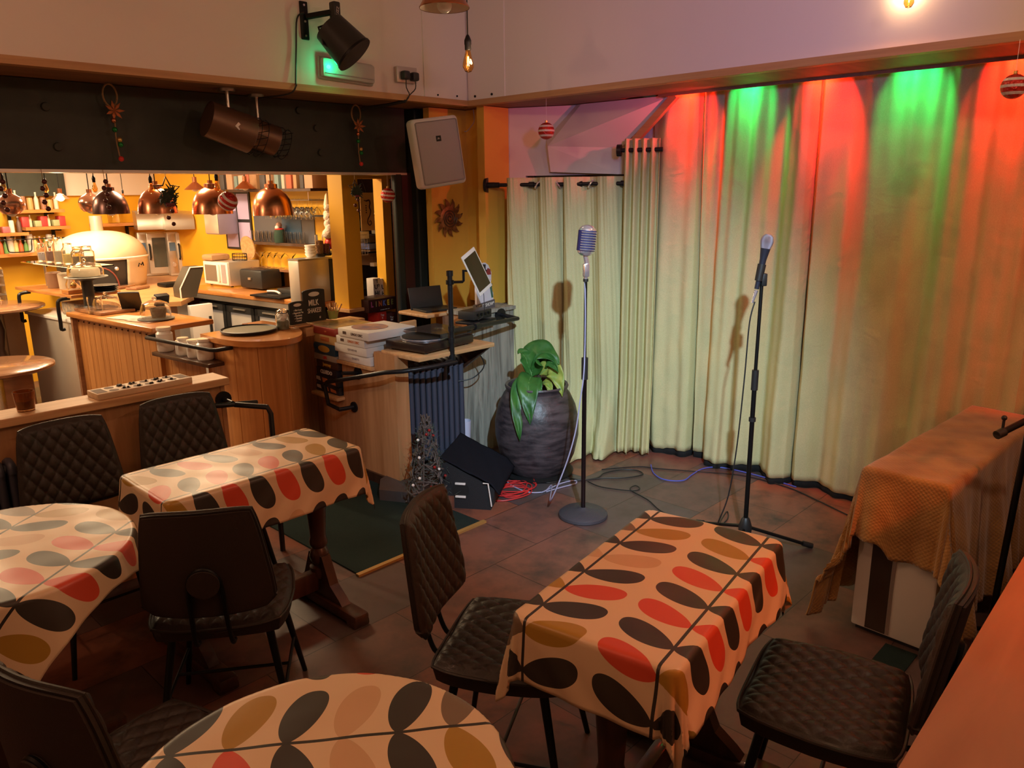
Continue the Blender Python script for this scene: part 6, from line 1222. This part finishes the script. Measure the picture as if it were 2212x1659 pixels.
rows=[(686,742,849,829,'red and black car-print game box, lowest of the left-hand stack','',(.03,.025,.03),orr),(684,741,829,810,'red and black game box with white stripes, second from the bottom of the left-hand stack','',(.03,.025,.03),orr),(681,742,810,789,'black murder-mystery game box reading CLUEDO in the left-hand stack','CLUEDO',(.025,.02,.03),wh),(683,740,789,774,'dark brown game box reading Journey in the left-hand stack','Journey',(.07,.035,.025),yl),(682,731,773,759,'grey game box reading LIFE in the left-hand stack','LIFE',(.42,.40,.36),rd),(685,728,759,738,'blue game box with an orange fish picture in the left-hand stack','',(.03,.09,.17),yl),(673,732,737,720,'yellow and cream game box, second from the top of the left-hand stack','IIIIIIIIIII',(.68,.48,.20),orr)]
z0=None
for k,(a_,c_,pb,pt_,lab,wd,col,mm) in enumerate(rows):
    z0,z1_=((.518,.568),(.570,.6265),(.628,.683),(.685,.732),(.734,.773),(.775,.846),(.848,.908))[k]
    wgame(lab,LX,LX+.20,4.19+.01*(k%3),4.46-.008*(k%4),z0,z1_,mat('game_card_%d'%k,col,.45),[(wd,.0,.5,.62,mm,.0014)] if wd else ())
    if not wd:
        q=[o for o in D.objects if o.get('label')==lab][0]; hx_=z1_-z0; b=B()
        if k<2: b.faces([(-.1008,y*.27,(z-.0)*hx_) for y,z in ((.22,.80),(-.02,.78),(-.06,.30),(.02,.18),(.10,.30),(.18,.25))],[tuple(range(6))]); b.faces([(-.1008,y*.27,z*hx_) for y,z in ((-.12,.75),(-.36,.6),(-.38,.2),(-.14,.28))],[(0,1,2,3)])
        else: b.faces([(-.1008,(.02+.25*cos(a))*.27,(.52+.32*sin(a))*hx_) for a in [g*PI/8 for g in range(16)]],[tuple(range(16))])
        b.build('box_print',orr if k<2 else yl,q)
        b=B(); b.faces([(-.1008,y*.27,z*hx_) for y,z in ((.46,.85),(.30,.85),(.26,.35),(.46,.45))],[(0,1,2,3)]); b.build('box_print',wh if k<2 else bl_,q)
wgame('large red game box with a crown, topmost of the left-hand stack',LX-.01,LX+.34,4.19,4.52,.910,.956,K_c('deep_red_card',(.32,.035,.02)),[('IIIIII',.2,.5,.3,orr,.0003),('W',-.28,.5,.9,yl,.003)])
q=[o for o in D.objects if str(o.get('label','')).startswith('large red game box')][0]; b=B().box((0,0,.0465),(.32,.31,.001)); b.build('cover_picture',mat('shiny_cover',(.20,.15,.12),.25,var=(7,(.60,.40,.14),3)),q)
t=thing('game_shelf','small pale bracket shelf under the left-hand stack of games','shelf',(0,0,0)); B().box2((2.70,4.16,.492),(2.94,4.47,.516),bev=.008).build('board',M['pine'],t)
# low wall items
t=thing('mancala_board','long pale wooden mancala board with dark stones on the low wall','board game',(1.36,3.745,.906),2); B().box((0,0,.014),(.44,.125,.028),bev=.003).build('board',M['pine2'] if 'pine2' in M else M.setdefault('pine2',wood('pale_mancala_wood',(.62,.42,.24),(.74,.54,.34),(3,30,30),.5)),t)
b=B(); pit=mat('dark_pits',(.16,.08,.04),.7)
for i in range(6):
    for j in (-.03,.03): b.lathe([(.021,.0283),(.021,.0288),(0,.0288)],16,T(-.135+i*.054,j,0))
for x in (-.19,.19): b.box((x,0,.0285),(.045,.085,.0008))
b.build('pits',pit,t); random.seed(9)
for k in range(30): i=random.randint(1,5); j=random.choice((-.03,.03)); q=B().ball((-.135+i*.054+random.uniform(-.012,.012),j+random.uniform(-.012,.012),.031),.006,8).build('stone',M['blackp'],t)
t=thing('tea_light_glass','amber-brown glass candle holder on the low wall','candle holder',(.875,3.745,.906)); B().lathe([(.034,0),(.042,.085),(.039,.085),(.031,.008)],28,cap=False).build('glass_body',mat('smoky_amber_glass',(.45,.16,.04),.06,trans=.8),t); B().lathe([(.031,.008),(.034,.045),(0,.046)],20).build('wax',mat('dark_wax',(.05,.02,.01),.5),t)
# grab rail on the low wall end
t=thing('grab_rail','black pipe rail bolted to the low wall end, with a leg to the floor','rail',(0,0,0)); b=B(); b.tube([(1.60,3.70,.80),(1.60,3.62,.795),(1.66,3.60,.79),(1.86,3.60,.765)],.013,10); b.tube([(1.74,3.60,.778),(1.84,3.46,.77),(1.845,3.44,.74),(1.845,3.44,0.0)],.0135,10); b.build('pipes',M['iron'],t); b=B(); b.cyl((1.73,3.70,.79),(1.73,3.69,.79),.042).cyl((1.73,3.69,.79),(1.73,3.6,.785),.014); b.build('flange',M['iron'],t); b=B(); b.cyl((1.62,3.70,.80),(1.62,3.69,.80),.03); b.build('flange',M['iron'],t)
